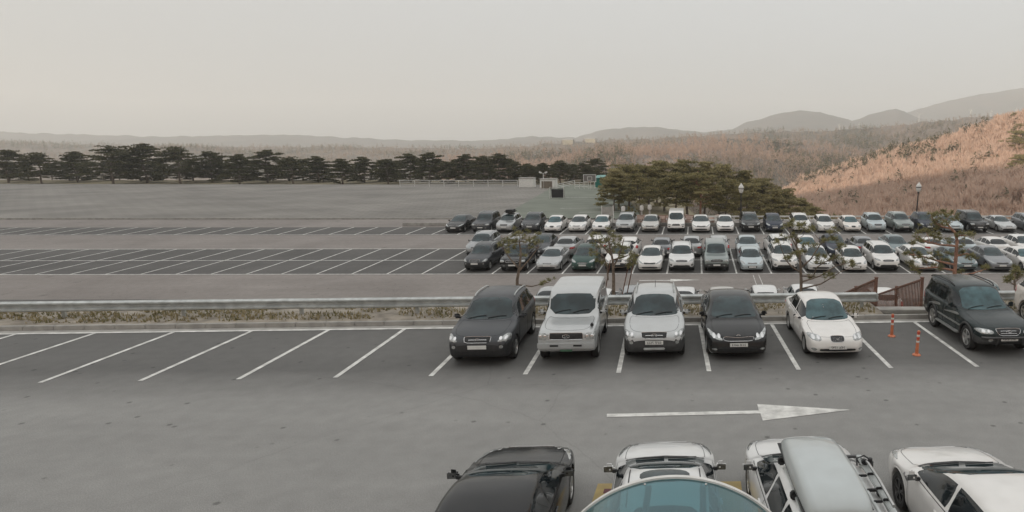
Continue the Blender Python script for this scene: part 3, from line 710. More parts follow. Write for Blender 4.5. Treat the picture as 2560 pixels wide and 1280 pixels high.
vs = [(x, y, ground_z(x, y) + (fbm(x, y, 3.0) * .06 if 25 < y < 34 and abs(x) < 95 else 0)) for y in gy for x in gx]
q.add(vs, [(j * nx + i, j * nx + i + 1, (j + 1) * nx + i + 1, (j + 1) * nx + i) for j in range(len(gy) - 1) for i in range(nx - 1)])
struct(q.build('ground', SOIL, angle=180))

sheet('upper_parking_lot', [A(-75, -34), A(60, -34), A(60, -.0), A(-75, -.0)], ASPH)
def strip(name, f, s0, d0, s1, d1, w, m=PAINT, z=.008, n=1):
    a = Vector((s0, d0)); b = Vector((s1, d1)); t = (b - a).normalized(); nn = Vector((-t.y, t.x)) * w / 2; q = MB()
    for k in range(n):
        p, r = a.lerp(b, k / n), a.lerp(b, (k + 1) / n)
        q.quad(f(*(p - nn), z), f(*(r - nn), z), f(*(r + nn), z), f(*(p + nn), z))
    return struct(q.build(name, m, smooth=False))
# bay lines of the upper row (measured from the photo where seen, then continued)
s_of = lambda px, py: (at(px, py) - O_A).dot(uA)
seen = [s_of(1332, 905), s_of(1552, 905), s_of(1768, 905), s_of(1985, 905), s_of(2212, 905), s_of(2426, 905)]
step = (seen[-1] - seen[0]) / 5
lines = [seen[0] - step * k for k in range(1, 20)] + seen + [seen[-1] + step * k for k in range(1, 5)]
for s in lines: strip('parking_line', A, s, 0, s, -4.95, .13, z=.010)
strip('kerb_line', A, -75, -.06, 60, -.06, .16, z=.013)
# gutter, kerb, planting strip
sheet('gutter', [A(-75, 0, .006), A(60, 0, .006), A(60, .34, .006), A(-75, .34, .006)], M['conc'])
q = MB()
for k in range(-60, 55):
    c = A(k * 1.0 + .5, .42, .075); q.box(c, (.992, .16, .16), M4=Matrix.Rotation(TH_A, 4, 'Z'), bev=.015)
struct(q.build('kerb', M['conc']))
q = MB(); n = 130; rows = [(.50, .10), (.62, .13), (1.3, .17), (2.35, .18), (3.0, -.02)]
for s0_, s1_ in ((-75, (at_y(2191, 690, 25.0) - O_A).dot(uA) - .12), ((at_y(2306, 690, 25.0) - O_A).dot(uA) + .12, 60)):     # open where the stair begins
    vs = [A(s0_ + (s1_ - s0_) * i / n, d, z + (fbm(i * .9, d * 3, 2.0) * .05 if 0 < j < 4 else 0)) for j, (d, z) in enumerate(rows) for i in range(n + 1)]
    vs += [v - Vector((0, 0, .5)) for v in vs]; k_ = 5 * (n + 1)
    q.add(vs, [(j * (n + 1) + i, j * (n + 1) + i + 1, (j + 1) * (n + 1) + i + 1, (j + 1) * (n + 1) + i) for j in range(4) for i in range(n)] + [(j * (n + 1) + e, (j + 1) * (n + 1) + e, k_ + (j + 1) * (n + 1) + e, k_ + j * (n + 1) + e) for j in range(4) for e in (0, n)])
struct(q.build('planting_strip', DIRT, angle=180))

# lower car park
def lsheet(name, pts, m): return sheet(name, pts, m)
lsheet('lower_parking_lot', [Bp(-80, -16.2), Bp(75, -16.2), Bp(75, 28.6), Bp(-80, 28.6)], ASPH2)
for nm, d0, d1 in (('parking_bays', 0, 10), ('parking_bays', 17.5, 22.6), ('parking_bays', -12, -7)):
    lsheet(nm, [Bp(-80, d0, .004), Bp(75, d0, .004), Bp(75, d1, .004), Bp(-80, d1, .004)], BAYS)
dF = (at2(1783, 586) - O_B).dot(vB)
sF = (at2(1783, 586) - O_B).dot(uB)
for k in range(-32, 22):
    strip('parking_line', Bp, k * 2.5, 0, k * 2.5, 10.0, .12, z=.010)
    strip('parking_line', Bp, sF + k * 2.5, dF, sF + k * 2.5, dF + 5, .12, z=.010)
for d in (0, 5.0, 10.0, dF): strip('row_line', Bp, -80, d, 60, d, .13, z=.013)
# white aisle arrow and cross-drain in the lower aisle
q = MB(); ps = [at2(x, y, .010) for x, y in ((1598, 700.5), (1676, 700), (1676, 697.5), (1750, 699.5), (1676, 703.5), (1676, 702), (1598, 701.8))]
q.poly(ps); struct(q.build('lane_arrow', PAINT, smooth=False))
for x0, x1 in ((1882, 1886), (1896, 1902)):
    q = MB(); q.quad(at2(x0, 687, .010), at2(x0 + 1.4, 687, .010), at2(x1 + 6, 712, .010), at2(x1 + 4.4, 712, .010)); struct(q.build('walkway_line', PAINT, smooth=False))
# arrow of the upper aisle
q = MB(); q.poly([at(x, y, .010) for x, y in ((1517, 1042.5), (1517, 1034.5), (1897, 1026), (1893, 1010), (2125, 1024.5), (1907, 1051.5), (1901, 1033.5))])
struct(q.build('lane_arrow', PAINT, smooth=False))
# yellow priority bay under the white car
y0 = at(1495, 1209, .006); y1 = at(1852, 1203, .006)
q = MB(); bk = Vector((0, -6, 0)); q.quad(y0 + bk + Vector((-.1, 0, 0)), y1 + bk, y1, y0); struct(q.build('yellow_bay', YELLOW, smooth=False))
q = MB(); c = at(1526, 1226, .012); q.poly([c + Vector((x, y, 0)) for x, y in ((-.12, -.1), (.22, -.1), (.22, .06), (-.12, .06))]); struct(q.build('bay_symbol', PURPLE, smooth=False))

# dry grass on the strip and the bank
rng = random.Random(3); q = MB()
for k in range(26000):
    if rng.random() < .55: s, d = rng.uniform(-52, 22), rng.uniform(.75, 2.9)
    else: s, d = rng.uniform(-52, 22), rng.uniform(2.6, 7)
    p = A(s, d); 
    if -1.0 < (p.x - 7.5) < 1.6 : continue
    dens = fbm(s, d * 2, 2.5, 4)
    if dens < -.25: continue
    if d < 2.95: p.z = pchip(rows)(d) - .01
    else: p.z = ground_z(p.x, p.y)
    h = rng.uniform(.05, .17); th = rng.uniform(0, 6.28); w = .035; dx, dy = math.cos(th) * w, math.sin(th) * w
    l = Vector((rng.uniform(-.07, .07), rng.uniform(-.07, .07), h))
    q.add([p + Vector((dx, dy, 0)), p - Vector((dx, dy, 0)), p + l], [(0, 1, 2)], rng.choice((0, 0, 1)))
o = q.build('dry_grass', [leafmat('grass_straw', (.26, .215, .12), (.40, .335, .20), 2), leafmat('grass_olive', (.15, .14, .065), (.24, .22, .11), 2)], smooth=False); tag(o, 'dry yellow grass tufts along the strip behind the kerb', kind='stuff')

# ---------------------------------------------------------------- crash barriers
def w_beam(name, pts, label, h=.44, post_step=4.0, base=None, m=None, back=False):
    """two-wave steel beam on posts"""
    m = m or M['galv']
    L = sum((pts[i + 1] - pts[i]).length for i in range(len(pts) - 1)); t = (pts[-1] - pts[0]).normalized(); nrm = Vector((-t.y, t.x, 0))
    root = empty(name, pts[0]); tag(root, label, 'guardrail')
    prof = [(0, -.19), (-.012, -.175), (-.105, -.135), (-.105, -.09), (-.005, -.035), (-.005, .035), (-.105, .09), (-.105, .135), (-.012, .175), (0, .19)]
    q = MB(); n = max(2, int(L / 4)); vs = []
    for i in range(n + 1):
        p = pts[0].lerp(pts[-1], i / n) - pts[0]
        for dn, dz in prof: vs.append(p + nrm * dn + Vector((0, 0, h + dz)))
        for dn, dz in prof[::-1]: vs.append(p + nrm * (dn + .012) + Vector((0, 0, h + dz)))
    k = len(prof) * 2
    q.add(vs, [(i * k + j, i * k + (j + 1) % k, (i + 1) * k + (j + 1) % k, (i + 1) * k + j) for i in range(n) for j in range(k)])
    q.add(vs[:k], [tuple(range(k))]); q.add(vs[-k:], [tuple(range(k))[::-1]])
    q.build('beam', m, root, angle=25)
    np_ = int(L / post_step)
    for i in range(np_ + 1):
        p = pts[0].lerp(pts[-1], (i + .12) / (np_ + .24)) - pts[0] + nrm * .10
        q = MB(); q.box((0, 0, (h + .12) / 2 - .3), (.12, .10, h + .72), M4=Matrix.Rotation(math.atan2(t.y, t.x), 4, 'Z'), bev=.012)
        q.box((-nrm.x * .055, -nrm.y * .055, h), (.10, .06, .22), M4=Matrix.Rotation(math.atan2(t.y, t.x), 4, 'Z'))
        q.build('post', m, root, loc=p)
    return root
gz = .16
sE = s_of(2180, 800) + .3 + .0
e = at_y(2177, 745, 24.9); sE = (e - O_A).dot(uA)
rail = w_beam('guardrail', [A(-60, 1.35, gz), A(sE, 1.35, gz)], 'long galvanised steel crash barrier behind the kerb, ending beside the stair', post_step=4.0)
q = MB(); q.box((0, 0, .44), (.10, .10, .33), bev=.03); q.build('end_cap', M['galv'], rail, loc=A(sE + .04, 1.33, gz) - A(-60, 1.35, gz))
w_beam('guardrail', [A((at_y(2560, 745, 24.9) - O_A).dot(uA) - 1.6, 1.35, gz), A(40, 1.35, gz)], 'short steel crash barrier seen past the bonnet of the dark green SUV', post_step=4.0)

# ---------------------------------------------------------------- brown timber stair
XL, XR = (at_y(2191, 690, 25.0)).x, (at_y(2306, 690, 25.0)).x
st = empty('stair', ((XL + XR) / 2, 25.0, 0)); tag(st, 'timber stair between slatted brown railings leading down to the lower car park', 'stair')
q = MB(); q.box((0, -.42, .03), (XR - XL + .3, .55, .16), bev=.02); q.build('landing', M['conc'], st)
NS = 17; RUN = .58; RISE = (0.10 - (low_z(33.2))) / NS
for k in range(NS):
    q = MB(); q.box((0, -.13 + RUN * (k + .5), .06 - RISE * (k + 1) - .0), (XR - XL - .06, RUN + .03, .06), bev=.01); q.build('step', M['brown'], st)
for sx, X in ((-1, XL), (1, XR)):
    ra = empty('stair_railing', (X, 25.0, 0)); tag(ra, ('brown slatted stair railing behind the end of the crash barrier' if sx < 0 else 'brown slatted stair railing beside the dark green SUV'), 'railing', 'brown railings of the stair')
    nseg = 3; slope = -RISE / RUN * .96
    for k in range(nseg + 1):
        y = k * 9.6 / nseg
        q = MB(); q.box((0, y, .62 + slope * y - .1), (.11, .11, 1.36), bev=.012); q.box((0, y, 1.31 + slope * y - .1), (.14, .14, .04), bev=.01); q.build('post', M['brown'], ra)
        if k == nseg: break
        y1 = (k + 1) * 9.6 / nseg; ang = math.atan(slope); ln = (y1 - y) / math.cos(ang); ym = (y + y1) / 2
        Mx = Matrix.Rotation(ang, 4, 'X')
        q = MB(); q.box((0, ym, 1.13 + slope * ym), (.09, ln - .10, .07), M4=Mx, bev=.01); q.build('handrail', M['brown'], ra)
        q = MB(); q.box((0, ym, .12 + slope * ym), (.06, ln - .12, .07), M4=Mx); q.build('bottom_rail', M['brown'], ra)
        q = MB(); nb = 17
        for i in range(nb):
            yy = y + (y1 - y) * (i + .7) / (nb + .4); q.box((0, yy, .625 + slope * yy), (.03, .042, .98))
        q.build('baluster_panel', M['brown'], ra)

# ---------------------------------------------------------------- bollards
def bollard(px, py, label, lean=0):
    p = at(px, py); r = empty('bollard', p); r.rotation_euler = (0, lean, 0); tag(r, label, 'bollard', 'orange lane posts in the empty bay')
    q = MB(); q.lathe([(.001, 0), (.125, 0), (.125, .02), (.10, .045), (.055, .06)], n=18); q.build('base', M['orange'], r)
    q = MB(); q.lathe([(.052, .05), (.046, .3), (.042, .70), (.046, .74), (.030, .765), (.001, .77)], n=18); q.build('post', M['orange'], r)
    for z, m_ in ((.40, 'whiteband'), (.50, 'redband'), (.58, 'whiteband'), (.67, 'redband')):
        q = MB(); q.lathe([(.0455, z), (.0475, z + .004), (.0470, z + .05), (.0445, z + .054)], n=18); q.build('reflective_band', M[m_], r)
bollard(2229, 841, 'orange banded bollard nearer the kerb in the empty bay', .01)
bollard(2291, 888, 'orange banded bollard nearer the driving lane in the empty bay', .045)

# ---------------------------------------------------------------- teal glazed canopy at the camera's feet
yF = 6.3; pt = at_y(1690, 1190, yF); e2 = at_y(1925, 1279, yF); hw = abs(e2.x - pt.x); sg = pt.z - e2.z; Rad = (hw * hw + sg * sg) / (2 * sg)
cn = empty('canopy', (pt.x, yF, pt.z - Rad)); tag(cn, 'curved canopy of teal see-through panels with a pale rim, below the viewpoint', 'canopy')
m, nt, b = _base('teal_polycarbonate'); nt.nodes.remove(b)
tr = nt.nodes.new('ShaderNodeBsdfTransparent'); tr.inputs[0].default_value = (.29, .48, .51, 1)
gl = nt.nodes.new('ShaderNodeBsdfGlossy'); gl.inputs['Roughness'].default_value = .08; gl.inputs[0].default_value = (.8, .95, 1, 1)
df = nt.nodes.new('ShaderNodeBsdfDiffuse'); df.inputs[0].default_value = (.05, .165, .185, 1)
nz = nt.nodes.new('ShaderNodeTexNoise'); nz.inputs['Scale'].default_value = 1.6; nz.inputs['Detail'].default_value = 5
mr = nt.nodes.new('ShaderNodeMapRange'); mr.inputs['To Min'].default_value = .10; mr.inputs['To Max'].default_value = .26; nt.links.new(nz.outputs[0], mr.inputs[0])
m1 = nt.nodes.new('ShaderNodeMixShader'); nt.links.new(mr.outputs[0], m1.inputs[0]); nt.links.new(tr.outputs[0], m1.inputs[1]); nt.links.new(df.outputs[0], m1.inputs[2])
lw = nt.nodes.new('ShaderNodeLayerWeight'); pw = nt.nodes.new('ShaderNodeMath'); pw.operation = 'POWER'; pw.inputs[1].default_value = 3.0; nt.links.new(lw.outputs['Facing'], pw.inputs[0])
fr = nt.nodes.new('ShaderNodeMath'); fr.operation = 'MULTIPLY_ADD'; fr.inputs[1].default_value = .75; fr.inputs[2].default_value = .05; nt.links.new(pw.outputs[0], fr.inputs[0])
m2 = nt.nodes.new('ShaderNodeMixShader'); nt.links.new(fr.outputs[0], m2.inputs[0]); nt.links.new(m1.outputs[0], m2.inputs[1]); nt.links.new(gl.outputs[0], m2.inputs[2])
nt.links.new(m2.outputs[0], nt.nodes['Material Output'].inputs['Surface']); TEAL = m
def arc(r, y, a0=-62, a1=62, n=40): return [Vector((r * math.sin(R(a0 + (a1 - a0) * k / n)), y, r * math.cos(R(a0 + (a1 - a0) * k / n)))) for k in range(n + 1)]
for k in range(3):
    y1 = -.02 - k * 1.0; q = MB(); a_, b_ = arc(Rad - .012, y1), arc(Rad - .012, y1 - .97); c_, d_ = arc(Rad - .020, y1), arc(Rad - .020, y1 - .97)
    for i in range(40): q.quad(a_[i], b_[i], b_[i + 1], a_[i + 1]); q.quad(c_[i], c_[i + 1], d_[i + 1], d_[i])
    q.build('glass_panel', TEAL, cn)
q = MB()
for r0, r1, y0_, y1_ in ((Rad - .035, Rad + .008, .01, -.035),):
    a_, b_, c_, d_ = arc(r1, y0_), arc(r1, y1_), arc(r0, y0_), arc(r0, y1_)
    for i in range(40):
        q.quad(a_[i], b_[i], b_[i + 1], a_[i + 1]); q.quad(a_[i], a_[i + 1], c_[i + 1], c_[i]); q.quad(b_[i], d_[i], d_[i + 1], b_[i + 1]); q.quad(c_[i], c_[i + 1], d_[i + 1], d_[i])
q.build('rim', M['whitepaint'], cn)
for k in range(1, 3):
    q = MB(); a_, b_, c_, d_ = arc(Rad - .008, -.0 - k * 1.0 + .03), arc(Rad - .008, -k * 1.0 - .03), arc(Rad - .06, -k * 1.0 + .03), arc(Rad - .06, -k * 1.0 - .03)
    for i in range(40):
        q.quad(a_[i], b_[i], b_[i + 1], a_[i + 1]); q.quad(a_[i], a_[i + 1], c_[i + 1], c_[i]); q.quad(b_[i], d_[i], d_[i + 1], b_[i + 1]); q.quad(c_[i], c_[i + 1], d_[i + 1], d_[i])
    q.build('rib', M['galv'], cn)
for ang in (-34, -12, 12, 34):
    q = MB(); q.box((Rad * .955 * math.sin(R(ang)), -1.5, Rad * .955 * math.cos(R(ang))), (.06, 2.9, .035), M4=Matrix.Rotation(R(ang), 4, 'Y'), bev=.008); q.build('purlin', M['whitepaint'], cn)
for px in (1612, 1765):
    w = at_y(px, 1203, yF - .09); x = w.x - pt.x
    q = MB(); q.lathe([(.0001, .012), (.010, .010), (.013, 0)], n=12); q.build('bolt', M['chrome'], cn, loc=(x, -.09, math.sqrt(Rad**2 - x * x) - .010), rot=(0, math.asin(x / Rad), 0))
for sx in (-1, 1):
    q = MB(); q.tube([(sx * Rad * math.sin(R(62)), -3, Rad * math.cos(R(62))), (sx * Rad * math.sin(R(62)), -.05, Rad * math.cos(R(62)))], .03); 
    q.build('side_rail', M['whitepaint'], cn)
    for yy in (-.25, -2.6):
        q = MB(); q.tube([(sx * Rad * math.sin(R(62)), yy, Rad * math.cos(R(62))), (sx * Rad * math.sin(R(62)), yy, -(pt.z - Rad))], .04); q.build('support_post', M['whitepaint'], cn)
# ---------------------------------------------------------------- trees
NEEDLE = leafmat('pine_needles', (.14, .14, .066), (.40, .34, .175))
NEEDLE_O = leafmat('olive_needles', (.20, .185, .088), (.48, .41, .225))
NEEDLE_Y = leafmat('young_pine_needles', (.14, .145, .07), (.36, .33, .165), 3)
NEEDLE_D = leafmat('dark_pine_needles', (.055, .058, .032), (.15, .14, .075))
BARE = leafmat('bare_twigs', (.51, .373, .293), (.69, .52, .417), .035, .10)
BARE_G = leafmat('bare_twigs_grey', (.23, .18, .145), (.36, .285, .23), .012, .12)
BARE_W = leafmat('bare_twigs_warm', (.30, .21, .165), (.44, .32, .25), .02, .12)
EVER = leafmat('hill_evergreens', (.09, .092, .055), (.19, .175, .10), .06)

def tuft(q, c, r, n, rnd, up=.35, w=.10):
    for _ in range(n):
        d = Vector((rnd.gauss(0, 1), rnd.gauss(0, 1), rnd.gauss(up, .7))).normalized()
        s = d.cross(Vector((rnd.gauss(0, 1), rnd.gauss(0, 1), rnd.gauss(0, 1)))).normalized() * r * w
        l = r * rnd.uniform(.6, 1.1)
        q.add([c + d * l * .12 - s, c + d * l * .12 + s, c + d * l], [(0, 1, 2)])

def pine_meshes(seed, h, spread, pads, lean=.0, low=.3, top=.72):
    rnd = random.Random(seed); t = MB(); q = MB()
    pts = [Vector((lean * h * (k / 8) + .05 * h * math.sin(k * .9 + seed) * (k / 8), .03 * h * math.cos(k * 1.1 + seed) * (k / 8), h * .93 * k / 8)) for k in range(9)]
    t.tube(pts, [h * .021 * (1 - .75 * k / 8) for k in range(9)], 8)
    def on(f):
        x = f * 8; i = min(7, int(x)); return pts[i].lerp(pts[i + 1], x - i)
    for k in range(pads):
        f = low + (1.0 - low) * ((k + rnd.random()) / pads) ** .8; p0 = on(min(1, f * .97) * .93)
        th = k * 2.4 + rnd.uniform(-.5, .5); reach = spread * (1.05 - (max(0, f - .35) / .65) ** 1.6 * .72) * rnd.uniform(.45, 1.05)
        if f > .93: reach *= .4
        p1 = p0 + Vector((math.cos(th) * reach, math.sin(th) * reach, rnd.uniform(.0, .10) * h * (.4 + f * .5)))
        t.tube([p0, p0.lerp(p1, .5) + Vector((0, 0, -.015 * h)), p1], [h * .009 * (1.2 - f * .8), h * .006 * (1.2 - f * .8), h * .003], 5)
        R_ = spread * rnd.uniform(.26, .44); 
        for cl in range(3):
            cc = p1 + Vector((rnd.gauss(0, .45) * R_, rnd.gauss(0, .45) * R_, rnd.gauss(0, .12) * R_)) if cl else p1
            for _ in range(24):
                a = rnd.uniform(0, 6.283); rr = R_ * .8 * math.sqrt(rnd.random())
                c = cc + Vector((math.cos(a) * rr, math.sin(a) * rr, rnd.uniform(-.06, .18) * R_ * (1.4 - rr / R_)))
                tuft(q, c, h * .040 * rnd.uniform(.7, 1.3), 6, rnd, .5, .22)
    return t, q

PV = []
for i, (sd, sp, pd, ln, lw) in enumerate([(1, .34, 26, .03, .26), (5, .40, 30, -.04, .22), (9, .30, 24, .05, .34), (14, .36, 28, 0, .18), (21, .44, 30, .06, .30), (33, .36, 40, .02, .06), (39, .32, 38, -.03, .04)]):
    t, q = pine_meshes(sd, 1.0 * 8, sp * 8, pd, ln, lw)
    PV.append((t.mesh('pine_trunk_mesh', M['bark']), q.mesh('pine_crown_mesh', NEEDLE, smooth=False)))
def pine(name, x, y, z, h, v, label, group, rz, dark=False, wide=1.0, bark=None):
    r = empty(name, (x, y, z), rz); r.scale = (h / 8 * wide, h / 8 * wide, h / 8); tag(r, label, 'tree', group)
    a = link('trunk', PV[v][0], r); b = link('crown', PV[v][1], r)
    if dark == 2: b.material_slots[0].link = 'OBJECT'; b.material_slots[0].material = NEEDLE_O
    elif dark: b.material_slots[0].link = 'OBJECT'; b.material_slots[0].material = NEEDLE_D
    if bark: a.material_slots[0].link = 'OBJECT'; a.material_slots[0].material = bark
    return r
rnd = random.Random(11)
# the pine stand beyond the rear barrier: (pixel x of the trunk, depth, pixel y of the top, variant)
stand = [(1534, 84, 440, 0), (1546, 87, 416, 3), (1572, 90, 404, 1), (1600, 82, 430, 2), (1622, 96, 400, 4), (1660, 100, 394, 3), (1690, 84, 425, 1),
         (1718, 102, 394, 0), (1752, 82, 418, 4), (1762, 106, 396, 2), (1798, 100, 402, 3), (1815, 85, 440, 1), (1848, 100, 420, 0), (1868, 88, 452, 3),
         (1902, 96, 440, 1), (1932, 88, 470, 0), (1958, 96, 465, 3), (1980, 88, 492, 1), (2012, 94, 490, 2), (2040, 90, 512, 3), (1640, 108, 398, 0), (1548, 104, 408, 4), (1890, 108, 428, 4)]
lab = {4: 'pine with a bare lower trunk at the front edge of the dense pine stand, left end by the teal awning', 8: 'pine with forked pale trunk at the stand front, behind the white sedans beside the van'}
for i, (px, Y, ty, v) in enumerate(stand):
    p = at_y(px, ty, Y); gz0 = ground_z(p.x, Y) + .1; h = max(3.2, p.z - gz0)
    L_ = 'broad dark green pine with flat layered crown in the dense stand beyond the rear barrier'; g = 'pines of the dense stand beyond the rear barrier'
    if i == 0: L_, g = 'pine at the near end of the stand, its branches hanging over the teal awning', g
    if i == 8: L_ = 'front pine of the stand with a forked pale trunk showing above the white sedan roof'
    if i == 19: L_ = 'lowest small pine where the stand thins out, behind the light hatchback'
    pine('pine_tree', p.x, Y, gz0, h, v, L_, g, rnd.uniform(0, 6.28), wide=1.12 if h < 9 else .92, bark=M['bark_red'] if i == 8 else None, dark=2 if i in (1, 5, 9, 10, 13, 15, 17, 18, 19, 22) else False)
# low bushes under the stand
for i, (px, py, Y, r_) in enumerate([(1578, 527, 83, 1.3), (1905, 528, 80, 1.2), (1960, 530, 80, 1.5), (2020, 533, 80, 1.4), (1840, 530, 80, 1.2), (2075, 538, 80, 1.2)]):
    p = at_y(px, py, Y); q = MB(); rr = random.Random(i)
    for _ in range(170):
        d = Vector((rr.gauss(0, .5), rr.gauss(0, .4), abs(rr.gauss(0, .42)))) * r_; tuft(q, d, .32, 6, rr, .4, .2)
    o = q.build('bush', NEEDLE, smooth=False, loc=(p.x, Y, max(ground_z(p.x, Y) - .1, p.z - r_ * 1.1)))
    tag(o, ('round dark bush under the pines above the silver grey SUV' if i == 0 else 'low shaggy green bush at the foot of the pine stand behind the rear barrier'), 'bush', 'bushes at the foot of the pine stand')
# darker, farther pines beyond the paved court
far = [(1118, 150, 388, 1), (1160, 156, 380, 4), (1205, 150, 384, 3), (1248, 158, 379, 1), (1290, 152, 390, 0), (1322, 148, 408, 2), (1355, 152, 398, 3), (1398, 150, 386, 4), (1432, 156, 404, 1), (1468, 152, 418, 0), (1496, 148, 425, 3),
       (1070, 152, 384, 0), (1022, 158, 378, 3), (965, 150, 386, 1), (905, 156, 372, 4), (850, 150, 380, 3), (790, 158, 370, 1), (725, 152, 378, 0), (660, 156, 366, 4), (590, 150, 374, 3), (520, 158, 362, 1), (440, 152, 372, 0), (355, 156, 360, 4), (270, 150, 370, 3), (180, 158, 358, 1), (90, 152, 368, 0), (5, 156, 360, 4)]
for i, (px, Y, ty, v) in enumerate(far):
    p = at_y(px, ty, Y); z0 = low_z(79) - .4; h = p.z - z0
    pine('pine_tree', p.x, Y, z0, h * rnd.uniform(.82, 1.12), rnd.choice((5, 6, 5, 6, 1)), 'tall shadowy pine in the dark row beyond the paved court and its railing', 'dark pines in the row beyond the paved court', rnd.uniform(0, 6.28), dark=True, wide=1.3)

for i in range(34):
    px = 1500 - i * 46 + rnd.uniform(-14, 14); Y = rnd.uniform(162, 172); p = at_y(px, rnd.uniform(392, 412), Y); z0 = low_z(79) - .4
    pine('pine_tree', p.x, Y, z0, p.z - z0, 5 + i % 2, 'tall shadowy pine in the dark row beyond the paved court and its railing', 'dark pines in the row beyond the paved court', rnd.uniform(0, 6.28), dark=True, wide=1.55)
# young pines of the planting strip: trunk and limbs follow the photo's own, needles in tufts
def young_pine(Y, limbs, tufts, label, seed, bark='bark', poles=(), rt=.075, tr=.215):
    rr = random.Random(seed); base = at_y(*limbs[0][0], Y); base.z = ground_z(base.x, Y) if Y > 27.5 else -.05
    r = empty('young_pine', base); tag(r, label, 'tree', 'young pines of the planting strip')
    t = MB(); q = MB(); nodes = []
    for li, lb in enumerate(limbs):
        pts = []
        for k, (x, y) in enumerate(lb):
            off = 0 if li == 0 else rr.uniform(-.5, .5) * k / len(lb) * (.6 if k else 0)
            p = at_y(x, y, Y + off) - base; pts.append(p)
        if li == 0: pts = [Vector((0, 0, -.3))] + pts[1:]
        n = len(pts); r0 = rt if li == 0 else rt * .5
        t.tube(pts, [r0 * (1 - .62 * k / (n - 1)) for k in range(n)], 8)
        for i in range(n - 1):
            for f in (0, .33, .66, 1): 
                if li or i > 0: nodes.append(pts[i].lerp(pts[i + 1], f))
    for (x, y) in tufts:
        c = at_y(x, y, Y + rr.uniform(-.65, .65)) - base
        nd = min(nodes, key=lambda a: (a - c).length + (.35 if a.z > c.z else 0))
        md = nd.lerp(c, .5) + Vector((rr.uniform(-.06, .06), rr.uniform(-.06, .06), -.05))
        t.tube([nd, md, c], [.017, .011, .005], 5)
        for _ in range(4):
            cc = c + Vector((rr.gauss(0, .085), rr.gauss(0, .085), rr.gauss(0, .06))); tuft(q, cc, tr, 26, rr, .6, .06)
        for _ in range(1):
            cc = nd.lerp(c, rr.uniform(.55, .9)) + Vector((rr.gauss(0, .05), rr.gauss(0, .05), .03)); tuft(q, cc, tr * .8, 8, rr, .6, .075)
    t.build('trunk', M[bark], r); q.build('crown', NEEDLE_Y, r, smooth=False)
    for (a, b) in poles:
        m = MB(); pa, pb = at_y(*a, Y + .5) - base, at_y(*b, Y) - base; m.tube([pa, pb], .025, 6); m.build('support_pole', M['brown'], r)
    return r
young_pine(27.6, [[(2003, 745), (2003, 700), (2001, 664), (2000, 640), (1992, 619), (1990, 598)], [(2004, 668), (2027, 648), (2050, 612), (2066, 598), (2085, 585)], [(2003, 690), (2034, 690), (2041, 669), (2062, 655), (2084, 648)],
    [(2002, 682), (1980, 667), (1964, 650), (1950, 612)], [(2004, 705), (2050, 690), (2088, 666), (2112, 658)], [(1994, 622), (1982, 600), (1972, 575)], [(2003, 722), (2052, 710), (2086, 690), (2104, 678)]],
    [(1948, 606), (1969, 650), (1975, 640), (1962, 597), (1983, 560), (1993, 566), (2003, 562), (1975, 558), (2018, 576), (2030, 570), (2072, 582), (2088, 578), (2064, 602), (2078, 596), (2100, 618), (2108, 612), (2036, 614), (2000, 604), (2012, 610), (1992, 632), (2062, 642), (2076, 648), (2050, 652), (2092, 640), (2112, 657), (2126, 652), (2134, 664), (2060, 690), (2076, 686), (2026, 694), (1968, 566), (1985, 590), (2098, 606), (2008, 630), (2044, 640), (1990, 640)],
    'young pine with spreading limbs rising behind the white sedan roof', 1)
young_pine(27.4, [[(2386, 760), (2386, 690), (2390, 640), (2393, 602), (2388, 582), (2376, 570), (2366, 556)], [(2391, 615), (2350, 612), (2312, 604), (2290, 594)], [(2388, 662), (2350, 654), (2310, 642), (2275, 636)], [(2389, 640), (2416, 634), (2432, 640)],
    [(2386, 676), (2340, 668), (2290, 672)], [(2386, 690), (2430, 684), (2466, 672)], [(2380, 572), (2350, 566), (2332, 548)], [(2392, 590), (2412, 588)]],
    [(2328, 535), (2340, 538), (2352, 533), (2364, 540), (2376, 534), (2388, 545), (2345, 550), (2335, 558), (2352, 562), (2340, 572), (2362, 560), (2300, 578), (2312, 572), (2330, 590), (2322, 582), (2294, 594), (2304, 602), (2280, 607), (2350, 600), (2372, 604), (2344, 590), (2398, 586), (2416, 588), (2424, 584), (2400, 618), (2264, 634), (2278, 640), (2292, 632), (2304, 640), (2330, 646), (2274, 660), (2286, 668), (2292, 678), (2350, 638), (2366, 650), (2400, 634), (2424, 642), (2436, 640), (2462, 672), (2470, 668), (2400, 680), (2376, 636), (2312, 652), (2336, 664), (2350, 672)],
    'tallest young pine with reddish trunk rising behind the dark green SUV', 2, 'bark_red', rt=.10)
young_pine(27.5, [[(1534, 750), (1534, 690), (1532, 655), (1528, 630), (1522, 606)], [(1533, 668), (1548, 640), (1556, 612), (1560, 596)], [(1520, 700), (1518, 665), (1508, 640), (1492, 628)], [(1532, 650), (1566, 640), (1586, 630)], [(1530, 640), (1504, 612), (1488, 600)]],
    [(1478, 592), (1490, 586), (1504, 594), (1516, 600), (1528, 588), (1540, 592), (1486, 612), (1500, 618), (1512, 622), (1478, 628), (1490, 638), (1524, 616), (1540, 618), (1552, 612), (1564, 620), (1545, 632), (1530, 630), (1580, 634), (1588, 642), (1572, 648), (1584, 656), (1556, 640), (1496, 650), (1508, 656), (1574, 664), (1500, 604), (1518, 578), (1536, 606), (1548, 600), (1560, 632), (1590, 652)],
    'bushy staked young pine between the high silver van like SUV and the silver SUV', 3, 'bark', tr=.175, poles=[((1556, 735), (1574, 650)), ((1568, 732), (1584, 655)), ((1512, 735), (1526, 650))])
